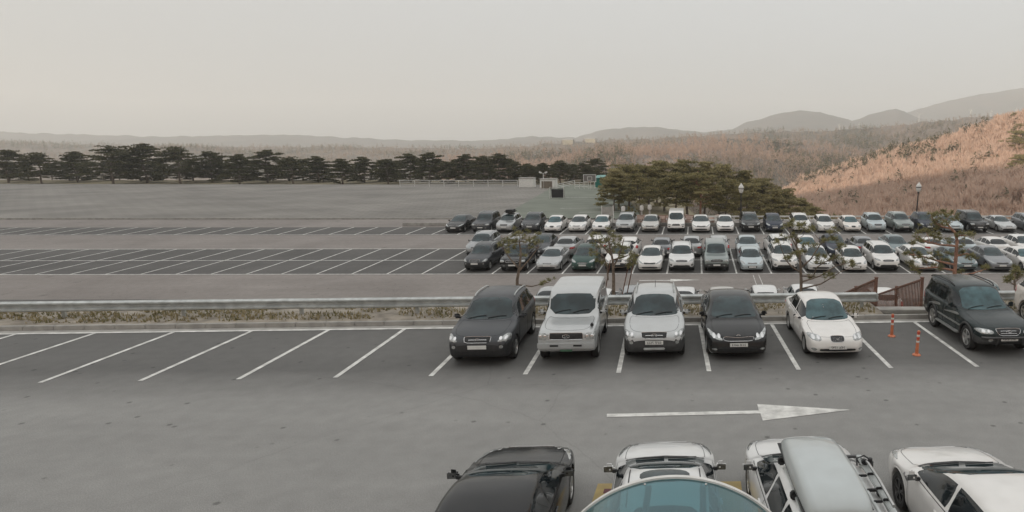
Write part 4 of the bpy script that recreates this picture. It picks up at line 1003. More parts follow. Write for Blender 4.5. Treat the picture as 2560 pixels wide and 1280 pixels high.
young_pine(27.8, [[(1292, 750), (1293, 700), (1300, 660), (1302, 630), (1298, 604)], [(1296, 680), (1322, 650), (1345, 620)], [(1297, 672), (1270, 640), (1256, 616)], [(1294, 712), (1330, 716), (1370, 706)]],
    [(1258, 604), (1270, 596), (1284, 590), (1262, 618), (1276, 612), (1290, 600), (1300, 586), (1312, 594), (1324, 600), (1336, 592), (1310, 606), (1272, 626), (1288, 622), (1340, 612), (1352, 604), (1296, 580), (1344, 588), (1330, 616), (1320, 580), (1306, 640), (1366, 704), (1356, 712), (1374, 700), (1280, 604), (1250, 612)],
    'young pine with forked stem behind the dark SUV at the row end', 4, tr=.17)
young_pine(27.0, [[(2540, 770), (2538, 720), (2536, 700), (2538, 684)], [(2537, 712), (2522, 704)], [(2537, 705), (2552, 694)]], [(2524, 690), (2532, 684), (2540, 676), (2550, 682), (2556, 690), (2516, 704), (2530, 698), (2544, 694), (2538, 668)],
    'small pine top beyond the dark green SUV roof at the right edge', 5)

# ---------------------------------------------------------------- beyond the lower car park: court, fence, lamps
zc = low_z(79)
PAVE, nt, b = _base('court_paving'); tc = nt.nodes.new('ShaderNodeTexCoord'); br = nt.nodes.new('ShaderNodeTexBrick'); br.inputs['Scale'].default_value = .22; br.inputs['Mortar Size'].default_value = .012; br.offset = .5
for k_, c_ in (('Color1', (.25, .235, .215, 1)), ('Color2', (.225, .21, .19, 1)), ('Mortar', (.13, .12, .105, 1))): br.inputs[k_].default_value = c_
nt.links.new(tc.outputs['Object'], br.inputs['Vector']); n_ = nt.nodes.new('ShaderNodeTexNoise'); n_.inputs['Scale'].default_value = .12; n_.inputs['Detail'].default_value = 9; nt.links.new(tc.outputs['Object'], n_.inputs['Vector'])
mr = nt.nodes.new('ShaderNodeMapRange'); mr.inputs['From Min'].default_value = .3; mr.inputs['From Max'].default_value = .7; mr.inputs['To Min'].default_value = .72; mr.inputs['To Max'].default_value = 1.15; nt.links.new(n_.outputs[0], mr.inputs[0])
mx = nt.nodes.new('ShaderNodeMix'); mx.data_type = 'RGBA'; mx.blend_type = 'MULTIPLY'; mx.inputs['Factor'].default_value = 1; nt.links.new(br.outputs[0], mx.inputs['A']); nt.links.new(mr.outputs[0], mx.inputs['B']); nt.links.new(mx.outputs['Result'], b.inputs['Base Color']); b.inputs['Roughness'].default_value = .9
def plane_pts(pxs, z): return [at(x, y, z) for x, y in pxs]
q = MB(); q.poly([at(1262, 536, zc), Vector((-22, 75.4, zc)), Vector((-8, 75, zc)), at(1600, 536, zc), at(1545, 462, zc), at(1392, 462, zc)]); struct(q.build('sports_court', mat('court_green', (.17, .185, .15), .85, var=.12, scale=.35), smooth=False))
q = MB(); q.poly([at(1392, 462, zc), at(1262, 536, zc), Vector((-22, 75.4, zc))] + [Vector((-150, 75.4, zc)), Vector((-260, 148, zc))]); struct(q.build('court_paving', PAVE, smooth=False))
for a, b in (((1410, 494), (1530, 494)), ((1400, 521), (1560, 519)), ((1446, 531), (1560, 529))):
    p, r_ = at(*a, zc + .02), at(*b, zc + .02); q = MB(); q.quad(p, r_, r_ + Vector((0, .22, 0)), p + Vector((0, .22, 0))); struct(q.build('court_line', PAINT, smooth=False))
q = MB(); q.box((-86, 75.36, zc - .10), (130, .16, .24), bev=.02); struct(q.build('court_kerb', M['conc']))
# railings
def rail_fence(name, a, b, h, n, label, m, rails=(.98, .68, .38), group=None):
    r = empty(name, a); tag(r, label, 'fence', group); d = b - a
    for f in rails:
        q = MB(); q.tube([Vector((0, 0, h * f)), d + Vector((0, 0, h * f))], .045, 6); q.build('rail', m, r)
    for k in range(n + 1):
        q = MB(); q.tube([(0, 0, 0), (0, 0, h)], .05, 6); q.build('post', m, r, loc=d * (k / n))
    return r
rail_fence('railing', at(1000, 466, zc), at(1294, 466, zc), 1.25, 8, 'pale tube railing along the far edge of the paved court', M['whitepaint'])
rail_fence('railing', at(1392, 476, zc), at(1437, 464, zc), 1.1, 3, 'slanting pale railing beside the goal on the court', M['whitepaint'])
rail_fence('railing', at(1437, 472, zc), at(1472, 473, zc), 1.2, 3, 'short pale railing under the basketball board', M['whitepaint'])
for x0, x1, ly, lb in ((1297, 1334, 469, 'plain pale kiosk block standing at the court railing'), (1350, 1389, 472, 'pale kiosk block with an open front, below the twin floodlight')):
    a, b = at(x0, ly, zc), at(x1, ly, zc); w = (b - a).length; r = empty('kiosk', (a + b) / 2); tag(r, lb, 'kiosk')
    h = 1.85
    q = MB(); q.box((0, 1.0, h / 2), (w, 2.0, h), bev=.06); q.build('wall', M['whitepaint'], r)
    q = MB(); q.box((0, 1.0, h + .04), (w + .25, 2.25, .10), bev=.03); q.build('roof', M['conc'], r)
    if x0 > 1340: q = MB(); q.box((-.15, -.01, h * .42), (w * .68, .03, h * .72)); q.build('opening', mat('kiosk_opening', (.16, .13, .10), .9, var=.2), r)
# twin floodlight
p = at(1352, 474, zc); r = empty('floodlight', p); tag(r, 'twin headed floodlight pole above the open kiosk block', 'floodlight')
q = MB(); q.tube([(0, 2.4, 0), (0, 2.4, 3.0)], .06, 8); q.build('pole', M['whitepaint'], r)
for sx in (-1, 1):
    q = MB(); q.tube([(0, 2.4, 2.9), (sx * .45, 2.4, 3.1)], .035, 6); q.box((sx * .55, 2.35, 3.12), (.5, .3, .26), M4=Matrix.Rotation(sx * -.4, 4, 'Y'), bev=.05); q.build('lamp_head', M['whitepaint'], r)
# goal
p = at(1392, 496, zc); r = empty('goal', p); tag(r, 'dark netted goal frame standing on the court', 'goal')
W_, H_ = 2.2, 1.75
q = MB(); q.tube([(-W_ / 2, 0, 0), (-W_ / 2, 0, H_), (W_ / 2, 0, H_), (W_ / 2, 0, 0)], .05, 6); q.tube([(-W_ / 2, 0, H_), (-W_ / 2, 1.2, .0)], .03, 6); q.tube([(W_ / 2, 0, H_), (W_ / 2, 1.2, 0)], .03, 6); q.build('frame', M['whitepaint'], r)
q = MB()
for k in range(12): x = -W_ / 2 + W_ * k / 11; q.tube([(x, .02, H_), (x, 1.2, 0)], .012, 4)
for k in range(9): f = k / 8; q.tube([(-W_ / 2, .02 + 1.18 * f, H_ * (1 - f)), (W_ / 2, .02 + 1.18 * f, H_ * (1 - f))], .012, 4)
q.build('net', M['plastic'], r); q = MB(); q.box((0, .9, H_ * .42), (W_ * .9, .1, H_ * .75)); q.build('back_panel', M['plastic'], r)
# basketball hoop
p = at(1475, 474, zc); bx = (at_y(1491, 440, p.y) - at_y(1459, 440, p.y)).x; zt_, zb_ = at_y(1475, 436, p.y).z - zc, at_y(1475, 455, p.y).z - zc
r = empty('basketball_hoop', p); tag(r, 'basketball hoop with framed backboard on a post', 'basketball hoop')
q = MB(); q.tube([(0, .9, 0), (0, .9, zb_ * .85), (0, .1, (zt_ + zb_) / 2)], .09, 8); q.build('post', M['whitepaint'], r)
q = MB(); q.box((0, 0, (zt_ + zb_) / 2), (bx, .05, zt_ - zb_)); q.build('backboard', mat('backboard', (.16, .145, .14), .5), r)
def frame(w, h, cz, t, y): 
    q = MB()
    for sx in (-1, 1): q.box((sx * (w / 2 - t / 2), y, cz), (t, .04, h)); q.box((0, y, cz + sx * (h / 2 - t / 2)), (w - 2 * t, .04, t))
    return q
q = frame(bx, zt_ - zb_, (zt_ + zb_) / 2, .10, -.05); q.build('board_frame', M['whitepaint'], r)
q = frame(bx * .38, (zt_ - zb_) * .5, (zt_ + zb_) / 2 - .05, .08, -.05); q.build('target_square', M['whitepaint'], r)
q = MB(); q.tube([(.23 * math.cos(a), -.33 + .23 * math.sin(a), zb_ + .1) for a in np.linspace(0, 6.283, 13)], .015, 5); q.build('rim', M['orange'], r)
# teal awning at the court edge
a_, b_, zt_ = at_y(1486, 480, 128), at_y(1512, 480, 128), at_y(1490, 438, 128).z
r = empty('awning', (a_.x, 128, zc)); tag(r, 'teal awning standing at the court edge beside the pines', 'awning'); tm = mat('teal_sheet', (.02, .20, .16), .5, var=.25, scale=1.2); tm2 = mat('teal_sheet_pale', (.16, .34, .31), .5, var=.2, scale=1.2)
ww = b_.x - a_.x; hh = zt_ - zc
q = MB(); q.add([(0, 0, hh * .78), (ww, 0, hh * .9), (ww * 1.05, 1.8, hh), (.3, 1.8, hh * .97), (0, 0, hh * .74), (ww, 0, hh * .86), (ww * 1.05, 1.8, hh * .96), (.3, 1.8, hh * .93)], [(0, 1, 2, 3), (7, 6, 5, 4), (0, 4, 5, 1), (1, 5, 6, 2), (2, 6, 7, 3), (3, 7, 4, 0)]); q.build('roof', tm2, r)
q = MB(); q.add([(.15, .4, .3), (ww * .55, .4, .0), (ww, .4, hh * .84), (.1, .4, hh * .74), (.15, .5, .3), (ww * .55, .5, .0), (ww, .5, hh * .84), (.1, .5, hh * .74)], [(0, 1, 2, 3), (7, 6, 5, 4), (0, 4, 5, 1), (1, 5, 6, 2), (2, 6, 7, 3), (3, 7, 4, 0)]); q.build('side_curtain', tm, r)
q = MB(); q.tube([(.1, 0, 0), (.1, 0, hh * .76)], .06, 6); q.build('post', M['whitepaint'], r)

# rear barrier of the lower car park
YR = Bp(0, dF + 6.3).y
a_, b_ = Bp((at_y(1744, 545, YR) - O_B).x, dF + 6.3), Bp(34, dF + 6.3)
r = empty('rear_guardrail', a_); tag(r, 'low white two rail barrier behind the last row of cars', 'guardrail'); d = b_ - a_
for z, hgt in ((.92, .17), (.55, .15)): 
    q = MB(); ang = math.atan2(d.y, d.x); q.box(d / 2 + Vector((0, 0, z)), (d.length, .08, hgt), M4=Matrix.Rotation(ang, 4, 'Z'), bev=.02); q.build('rail', M['whitepaint'], r)
for k in range(18): q = MB(); q.box((0, .08, .40), (.14, .14, 1.1), bev=.02); q.build('post', M['whitepaint'], r, loc=d * (k / 17))
a_, b_ = Bp((at_y(1568, 545, YR) - O_B).x, dF + 6.4), Bp((at_y(1742, 545, YR) - O_B).x, dF + 6.4)
rail_fence('timber_rail', a_, b_, 1.05, 7, 'reddish timber rail fence at the foot of the pines', mat('timber_rail', (.27, .17, .13), .8, var=.2, scale=3), rails=(.95, .55))
q = MB(); q.box((0, 0, .17), (75, .22, .34), bev=.03); struct(q.build('rear_kerb', M['conc'], loc=Bp(6, dF + 5.6)))
ROCK = mat('boulder', (.34, .245, .205), .9, var=.3, scale=1.2, bump=.7, bscale=6)
for i, px in enumerate([1584, 1598, 1614, 1632, 1650, 1664, 1716, 1732, 1776, 1790, 1806]):
    rr = random.Random(50 + i); p = at_y(px, 541, YR + 1.6); p.z = low_z(YR) - .1
    bm = bmesh.new(); bmesh.ops.create_icosphere(bm, subdivisions=3, radius=.62)
    for v in bm.verts:
        k = 1 + .35 * noise.noise(v.co * 1.7 + Vector((i * 9, 0, 0))); v.co = Vector((v.co.x * k * rr.uniform(.98, 1.02) * 1.15, v.co.y * k, max(-.2, v.co.z * k * .9)))
    me = bpy.data.meshes.new('boulder_mesh'); bm.to_mesh(me); bm.free(); me.materials.append(ROCK); me.polygons.foreach_set('use_smooth', [True] * len(me.polygons)); me.set_sharp_from_angle(angle=R(30))
    o = link('boulder', me, loc=p + Vector((0, 0, .38)), rot=(0, 0, rr.uniform(0, 6))); o.scale = (rr.uniform(.8, 1.2),) * 3
    tag(o, 'pinkish boulder in the row between the rear fence and the pines', 'rock', 'boulders edging the pine stand')
for px, py, lb in ((1558, 522, 'stone garden lamp under the pines nearest the court'), (1604, 520, 'stone garden lamp beside the pine above the champagne sedan'), (1624, 518, 'stone garden lamp third along under the pines')):
    p = at_y(px, py, YR + 3.5); zz = low_z(YR); h = p.z - zz; r = empty('garden_lamp', (p.x, YR + 3.5, zz)); tag(r, lb, 'garden lamp')
    q = MB(); q.tube([(0, 0, 0), (0, 0, h)], .10, 8); q.build('post', M['conc'], r)
    q = MB(); q.box((0, 0, h), (.40, .40, .55), bev=.06); q.build('lamp_head', M['whitepaint'], r)
# notice panel near the court gate
p = at_y(1519, 540, YR + 1.0); r = empty('notice_panel', p); p.z = low_z(YR); r.location = p; tag(r, 'pale blank panel on two posts at the court entrance', 'panel')
q = MB(); q.box((0, 0, 1.35), (1.15, .08, 1.0), bev=.02); q.build('board', M['conc'], r)
for sx in (-1, 1): q = MB(); q.tube([(sx * .62, 0, 0), (sx * .62, 0, 2.0)], .05, 8); q.build('post', M['whitepaint'], r)

def lamp_post(px, ytop, Y, label, lean=0):
    t = at_y(px, ytop, Y); z0 = low_z(min(Y, 79)) ; h = t.z - z0; r = empty('street_lamp', (t.x, Y, z0)); r.rotation_euler = (0, lean, 0); tag(r, label, 'street lamp', 'lantern posts behind the last row')
    q = MB(); q.lathe([(.001, 0), (.17, 0), (.17, .25), (.12, .5), (.075, .7), (.062, h - 1.3), (.11, h - 1.25), (.11, h - 1.15), (.06, h - 1.1)], n=12); q.build('post', M['pole'], r)
    q = MB(); q.lathe([(.12, h - 1.1), (.22, h - 1.0), (.30, h - .62), (.28, h - .48), (.2, h - .44)], n=14); q.build('lantern', mat('lantern_glass', (.72, .71, .68), .25), r)
    q = MB(); q.lathe([(.30, h - .46), (.26, h - .36), (.16, h - .2), (.07, h - .1), (.05, h), (.001, h + .02)], n=14); q.build('cap', M['whitepaint'], r)
    q = MB(); q.lathe([(.305, h - .64), (.315, h - .60), (.305, h - .56)], n=14); q.build('band', M['pole'], r)
lamp_post(1853, 458, 74.5, 'black lantern post with white head in front of the pine stand')
lamp_post(2295, 455, 74.5, 'black lantern post with white head against the bare brown hillside', .03)
# ---------------------------------------------------------------- hills
def interp(pts):
    return lambda x: float(np.interp(x, [p[0] for p in pts], [p[1] for p in pts]))
def hill(name, outline, Dc, Db, zb, m, rows=16, jag=0.0, lump=0.0, seed=1.0, step=10, power=1.0, x0=-260, x1=2860, back=.35, drop=0):
    f0 = interp(outline); f = lambda x: f0(x) + drop; q = MB(); cols = list(range(x0, x1 + 1, step)); n = len(cols); grid = []
    for px in cols:
        c = at_y(px, f(px), Dc(px)); b = at_y(px, 520, Db(px)); b.z = zb; line = []
        for r_ in range(rows + 1):
            t = r_ / rows; p = b.lerp(c, t); p.z = zb + (c.z - zb) * t ** power
            e = math.sin(t * math.pi) ** .7
            p.z += lump * e * fbm(p.x, p.y, Dc(px) * .22, seed, 3) + jag * fbm(p.x, p.y, Dc(px) * .02, seed + 5, 3) * (.4 + .6 * t)
            line.append(p)
        hgt = c.z - zb
        for k in (1, 2, 3): line.append(c + Vector((c.x, c.y, 0)) * (back * k / 3) - Vector((0, 0, hgt * .33 * k * k / 3)))
        grid.append(line)
    R_ = rows + 4
    q.add([p for l in grid for p in l], [(i * R_ + j, (i + 1) * R_ + j, (i + 1) * R_ + j + 1, i * R_ + j + 1) for i in range(n - 1) for j in range(R_ - 1)])
    o = struct(q.build(name, m, angle=180)); return o, grid, rows
far_m = mat('far_forest', (.11, .11, .10), .95, scale=.012, col2=(.145, .13, .115), detail=10)
mid_m = mat('mid_forest', (.19, .15, .125), .95, scale=.018, col2=(.09, .085, .065), detail=10)
o0, g0, _ = hill('mountain', [(-300, 360), (1500, 352), (1900, 345), (2200, 292), (2262, 283), (2300, 271), (2350, 258), (2400, 246), (2450, 236), (2500, 228), (2560, 220), (2700, 205), (2900, 200)], lambda x: 3000, lambda x: 2000, -60, far_m, jag=5, lump=25, seed=3)
o1, g1, _ = hill('mountain', [(-300, 325), (0, 330), (400, 342), (700, 336), (1000, 350), (1200, 352), (1330, 341), (1440, 344), (1500, 326), (1560, 319), (1640, 317), (1700, 325), (1760, 331), (1830, 323), (1862, 308), (1900, 297), (1960, 281), (2000, 276), (2050, 280), (2100, 294), (2130, 301), (2150, 296), (2180, 285), (2220, 274), (2240, 273), (2262, 279), (2300, 296), (2400, 320), (2560, 340), (2900, 350)], lambda x: 2300, lambda x: 1500, -60, far_m, jag=4, lump=20, seed=8)
o2, g2, r2 = hill('wooded_ridge', [(-300, 352), (0, 352), (600, 360), (1000, 362), (1200, 366), (1330, 356), (1440, 347), (1600, 341), (1750, 334), (1850, 326), (1920, 322), (2000, 322), (2100, 319), (2200, 311), (2300, 300), (2400, 290), (2440, 286), (2480, 284), (2520, 287), (2600, 292), (2900, 300)],
    lambda x: 1050 - .1 * (x - 1280), lambda x: 270, -50, mid_m, rows=24, jag=3.0, lump=22, seed=13, power=1.0, drop=7)
o4, g4, r4 = hill('wooded_ridge', [(-300, 420), (900, 400), (1200, 396), (1330, 388), (1450, 382), (1560, 368), (1650, 362), (1740, 352), (1830, 347), (1900, 349), (1980, 358), (2050, 366), (2120, 378), (2200, 396), (2300, 420), (2900, 520)], lambda x: 690, lambda x: 300, -52, mid_m, rows=18, jag=2.2, lump=14, seed=37)
o5, g5, r5 = hill('wooded_ridge', [(-300, 560), (1400, 480), (1600, 440), (1720, 412), (1800, 400), (1870, 396), (1940, 402), (2000, 412), (2060, 426), (2130, 440), (2300, 480), (2900, 560)], lambda x: 450, lambda x: 230, -45, mid_m, rows=16, jag=1.8, lump=8, seed=51)
o3, g3, r3 = hill('bare_hillside', [(-300, 640), (1500, 640), (1800, 560), (1900, 500), (1960, 462), (2010, 440), (2060, 428), (2110, 410), (2160, 396), (2210, 377), (2260, 365), (2310, 357), (2360, 344), (2400, 333), (2450, 316), (2500, 297), (2560, 284), (2640, 262), (2760, 235), (2900, 215)],
    lambda x: 420 - .10 * (x - 2000), lambda x: 118, -27, FOREST_FLOOR, rows=26, jag=1.6, lump=5, seed=21, drop=17, x0=1700, x1=3100)

def variants(n, k, hgt, kind, seed):
    out = []
    for i in range(n):
        rr = random.Random(seed + i); V = []; F_ = []
        def tri(a, b, c): V.extend([a, b, c]); F_.append((len(V) - 3, len(V) - 2, len(V) - 1))
        if kind == 'bare':
            for _ in range(k):
                z0 = rr.uniform(.10, .78) * hgt; th = rr.uniform(0, 6.28); ln = rr.uniform(.18, .36) * hgt; sp = rr.uniform(.15, .85)
                ro = rr.uniform(.02, .17) * hgt; a = Vector((math.cos(th) * ro, math.sin(th) * ro, z0)); d = Vector((math.cos(th) * sp, math.sin(th) * sp, 1)).normalized()
                s = d.cross(Vector((rr.gauss(0, 1), rr.gauss(0, 1), rr.gauss(0, 1)))).normalized() * ln * .12
                tri(a - s, a + s, a + d * ln)
            tri(Vector((-.02 * hgt, 0, -.3)), Vector((.02 * hgt, 0, -.3)), Vector((0, 0, hgt * .8)))
        else:
            for _ in range(k):
                f = rr.random(); z0 = hgt * (.12 + .86 * f); rad = hgt * .30 * (1 - f) ** .8 + .03 * hgt; th = rr.uniform(0, 6.28)
                a = Vector((0, 0, z0 + .03 * hgt)); b = Vector((math.cos(th) * rad, math.sin(th) * rad, z0 - .05 * hgt * rr.random())); s = Vector((-math.sin(th), math.cos(th), .2)) * rad * .42
                tri(a, b - s, b + s)
        out.append((np.array([tuple(v) for v in V]), len(F_)))
    return out
def scatter(name, grid, rows, count, vars_, m, label, seed, t0=0.0, t1=1.0, dens=None, smin=.7, smax=1.3, pxr=None, cols=None):
    rs = np.random.RandomState(seed); n = len(grid); chunks = []
    tries = 0; made = 0
    while made < count and tries < count * 12:
        tries += 1
        i = rs.randint(0, n - 1); fi = rs.rand(); t = t0 + (t1 - t0) * rs.rand() ** .8; j = t * rows; jj = min(int(j), rows - 1); fj = j - jj
        p = (grid[i][jj].lerp(grid[i][jj + 1], fj)).lerp(grid[i + 1][jj].lerp(grid[i + 1][jj + 1], fj), fi)
        if dens is not None and rs.rand() > dens(p.x, p.y, t): continue
        d = p.y
        u = p.x / p.y * F_PX + CX
        if pxr and not (pxr[0] < u < pxr[1]): continue
        V, nf = vars_[rs.randint(len(vars_))]; s = smin + (smax - smin) * rs.rand(); a = rs.rand() * 6.28; c, sn = math.cos(a), math.sin(a)
        W = V * s; W = np.stack([W[:, 0] * c - W[:, 1] * sn + p.x, W[:, 0] * sn + W[:, 1] * c + p.y, W[:, 2] * (.85 + .3 * rs.rand()) + p.z - .2], 1)
        chunks.append(W); made += 1
    V = np.concatenate(chunks); me = bpy.data.meshes.new(name + '_mesh'); nf = len(V) // 3
    me.vertices.add(len(V)); me.vertices.foreach_set('co', V.astype(np.float32).ravel())
    me.loops.add(len(V)); me.loops.foreach_set('vertex_index', np.arange(len(V), dtype=np.int32))
    me.polygons.add(nf); me.polygons.foreach_set('loop_start', np.arange(0, len(V), 3, dtype=np.int32))
    me.update(calc_edges=True); me.validate(); me.materials.append(m)
    o = link(name, me); tag(o, label, kind='stuff'); return o
vb = variants(6, 60, 5.4, 'bare', 100); ve = variants(4, 44, 8.0, 'ever', 200); vbs = variants(5, 16, 8.0, 'bare', 300); ves = variants(4, 16, 10.0, 'ever', 400)
scatter('bare_wood', g3, r3, 9000, vb, BARE, 'bare reddish brown wood covering the near hillside', 1, .05, 1.0, pxr=(1850, 2640))
def crest_band(x, y, t):
    u = x / y * F_PX + CX; c = 1 - abs(u - 2230) / 230
    return (.9 if fbm(x, y, 30, 4.0) > -.05 else .02) * (1 if t > .80 and c > 0 else (.10 if t > .4 else .03))
scatter('evergreen_wood', g3, r3, 620, ve, EVER, 'scattered evergreens along the crest of the near hillside', 2, .3, 1.0, crest_band, .6, 1.15, pxr=(1900, 2640))
scatter('bare_wood', g4, r4, 4200, vbs, BARE_W, 'warm brown bare wood over the lower middle ridge', 5, .15, 1.0, None, .65, 1.15, pxr=(1100, 2400))
scatter('evergreen_wood', g4, r4, 1500, ves, EVER, 'patches of evergreen wood over the lower middle ridge', 6, .1, 1.0, lambda x, y, t: .95 if fbm(x, y, 110, 2.0) > .15 else .02, .6, 1.1, pxr=(1100, 2400))
scatter('bare_wood', g5, r5, 2600, vbs, BARE_G, 'grey brown bare wood on the low spur behind the pine stand', 7, .15, 1.0, None, .5, .9, pxr=(1500, 2300))
scatter('evergreen_wood', g5, r5, 1500, ves, EVER, 'evergreens on the low spur behind the pine stand', 8, .1, 1.0, lambda x, y, t: .95 if fbm(x, y, 60, 6.0) > 0 else .1, .5, .9, pxr=(1500, 2300))
scatter('bare_wood', g2, r2, 9500, vbs, BARE_G, 'grey brown bare wood over the middle ridge', 3, .12, 1.0, None, .5, .95, pxr=(-100, 2660))
scatter('evergreen_wood', g2, r2, 5200, ves, EVER, 'patches of evergreen wood over the middle ridge', 4, .1, 1.0, lambda x, y, t: .95 if fbm(x, y, 170, 9.0) > .08 else .03, .5, .95, pxr=(-100, 2660))

# single pines one can tell apart on the bare hillside
def on_hill(px, py):
    d = ray(px, py).normalized(); best = None
    h = HB.ray_cast(CAM, d); return h[0] if h[0] is not None else None
me3 = o3.data; HB = BVHTree.FromPolygons([v.co.copy() for v in me3.vertices], [tuple(p.vertices) for p in me3.polygons])
for px, py, hp, v, lb in ((2483, 524, 36, 1, 'single small pine low on the bare hillside in front of its shaded foot'), (2541, 452, 58, 3, 'large pine at the hillside edge, lower of the cluster above the grey SUV'), (2552, 392, 60, 4, 'bushy pine above the large one at the hillside edge'), (2487, 422, 30, 0, 'small pine alone in the middle of the sunlit hillside'),
                          (2530, 308, 30, 2, 'pointed pine on the hillside crest, taller of the two on the skyline'), (2496, 312, 22, 0, 'smaller pointed pine on the hillside crest'), (2377, 342, 26, 1, 'dark pine on the hillside crest above the black off-roader'), (2533, 415, 26, 2, 'slim pine between the bushy pines on the hillside'), (2548, 345, 32, 1, 'pine just under the hillside crest')):
    p = on_hill(px, py)
    if p is None: p = on_hill(px, py + 8)
    if p is None: continue
    h = hp * 1.25 / F_PX * p.y; pine('pine_tree', p.x, p.y, p.z - .5, h, v, lb, 'single pines on the bare hillside', px * .7, bark=None)
# wind turbines on the ridge
for px, py, hp, lb in ((2098, 320, 7, 'tiny white wind turbine on the ridge, first from the round hill'), (2148, 319, 9, 'tiny white wind turbine on the ridge below the second round hill'), (2297, 306, 19, 'tall white wind turbine on the ridge where the big mountain begins'),
                       (2426, 288, 12, 'white wind turbine on the ridge top, facing squarely'), (2477, 286, 7, 'tiny white wind turbine on the ridge top beyond the square facing one'), (2539, 287, 13, 'white wind turbine on the ridge farthest along by the mountain flank')):
    Y = 1350; b = at_y(px, py + 6, Y); h = (hp + 6) / F_PX * Y; r = empty('wind_turbine', b); tag(r, lb, 'wind turbine', 'wind turbines on the ridge')
    q = MB(); q.lathe([(.9, 0), (.55, h), (.001, h)], n=8); q.build('tower', mat('turbine_grey', (.40, .40, .39), .5, var=.05, scale=.5), r)
    q = MB(); q.box((0, 0, h), (1, 3, 1), bev=.2); q.build('nacelle', mat('turbine_grey', (.40, .40, .39), .5, var=.05, scale=.5), r)
    for k in range(3):
        a = px * .3 + k * 2.094; q = MB(); q.tube([(0, -1.8, h), (math.cos(a) * h * .22, -1.8, h + math.sin(a) * h * .22), (math.cos(a) * h * .42, -1.8, h + math.sin(a) * h * .42)], [.5, .42, .08], 5); q.build('blade', mat('turbine_grey', (.40, .40, .39), .5, var=.05, scale=.5), r)
# far buildings under the ridge
for x0, x1, y0, y1, lb in ((1406, 1432, 341, 350, 'far pale low building on the ridge, larger one'), (1463, 1488, 338, 346, 'far pale low building on the ridge, beside the larger one')):
    Y = 1010; a, b = at_y(x0, y1 + 7, Y), at_y(x1, y1 + 7, Y); h = at_y(x0, y0 + 9, Y).z - a.z; w = b.x - a.x; r = empty('building', ((a.x + b.x) / 2, Y, a.z)); tag(r, lb, 'building', 'far buildings on the ridge')
    q = MB(); q.box((0, 5, h / 2 - 2), (w, 10, h + 4)); q.build('wall', mat('cream_wall', (.30, .28, .22), .8, var=.1, scale=.2), r)
    q = MB(); q.add([(-w / 2 - .6, -.8, h), (w / 2 + .6, -.8, h), (w / 2 + .6, 11, h), (-w / 2 - .6, 11, h), (-w / 2, 5, h + 2.2), (w / 2, 5, h + 2.2)], [(0, 1, 5, 4), (2, 3, 4, 5), (1, 2, 5), (3, 0, 4), (3, 2, 1, 0)]); q.build('roof', mat('pale_roof', (.30, .29, .27), .7, var=.1, scale=.3), r)

# ---------------------------------------------------------------- light, air, camera
SUN_EL = 11.0; SUN_AZ = Vector((-.50, -.866))       # where the sun stands: low, behind the viewpoint on the left
TE = math.tan(R(SUN_EL))
# unseen hill added behind the viewpoint to cast shade over both car parks
q = MB(); nx_, ny_ = 45, 12; vs = []
for j in range(ny_ + 1):
    for i in range(nx_ + 1):
        x = -520 + 760 * i / nx_; y = -45 - 230 * j / ny_; t = j / ny_
        h = SHADE_HILL_H * math.sin(min(1, t * 1.7) * math.pi / 2) ** 1.2 + 5 * fbm(x, y, 60, 31) * t
        vs.append((x, y, -2 + h))
q.add(vs, [(j * (nx_ + 1) + i, j * (nx_ + 1) + i + 1, (j + 1) * (nx_ + 1) + i + 1, (j + 1) * (nx_ + 1) + i) for j in range(ny_) for i in range(nx_)])
struct(q.build('hill', FOREST_FLOOR, angle=180))

su = bpy.data.lights.new('sun', 'SUN'); su.energy = SUN_E; su.angle = R(.6); su.color = (1, .83, .66)
so = bpy.data.objects.new('sun', su); COL.objects.link(so)
dvec = Vector((-SUN_AZ.x * math.cos(R(SUN_EL)), -SUN_AZ.y * math.cos(R(SUN_EL)), -math.sin(R(SUN_EL)))); so.rotation_euler = dvec.to_track_quat('-Z', 'Y').to_euler(); so.location = (-40, -70, 60)
W = bpy.data.worlds.new('World'); SC.world = W; W.use_nodes = True; nt = W.node_tree; bg = nt.nodes['Background']
sk = nt.nodes.new('ShaderNodeTexSky'); sk.sky_type = 'NISHITA'; sk.sun_disc = False; sk.sun_elevation = R(SUN_EL); sk.sun_rotation = math.atan2(SUN_AZ.x, SUN_AZ.y)
sk.air_density = 1.0; sk.dust_density = 5.0; sk.ozone_density = 1.0; sk.altitude = 700
hs = nt.nodes.new('ShaderNodeHueSaturation'); hs.inputs['Saturation'].default_value = SKY_SAT; nt.links.new(sk.outputs[0], hs.inputs['Color'])
tn = nt.nodes.new('ShaderNodeMix'); tn.data_type = 'RGBA'; tn.blend_type = 'MULTIPLY'; tn.inputs['Factor'].default_value = 1; tn.inputs['B'].default_value = (*SKY_TINT, 1)
nt.links.new(hs.outputs[0], tn.inputs['A'])
ve = nt.nodes.new('ShaderNodeMix'); ve.data_type = 'RGBA'; ve.inputs['Factor'].default_value = VEILF; ve.inputs['B'].default_value = (*VEIL, 1)   # an even veil of high haze over the clear sky
tg = nt.nodes.new('ShaderNodeTexCoord'); sp = nt.nodes.new('ShaderNodeSeparateXYZ'); nt.links.new(tg.outputs['Generated'], sp.inputs[0])
ov = nt.nodes.new('ShaderNodeMapRange'); ov.inputs['From Min'].default_value = 0; ov.inputs['From Max'].default_value = 1; ov.inputs['To Min'].default_value = .66; ov.inputs['To Max'].default_value = 1.55   # an overcast sky is brightest overhead
nt.links.new(sp.outputs['Z'], ov.inputs['Value'])
vm = nt.nodes.new('ShaderNodeVectorMath'); vm.operation = 'SCALE'; vm.inputs[0].default_value = VEIL; nt.links.new(ov.outputs[0], vm.inputs['Scale']); nt.links.new(vm.outputs[0], ve.inputs['B'])
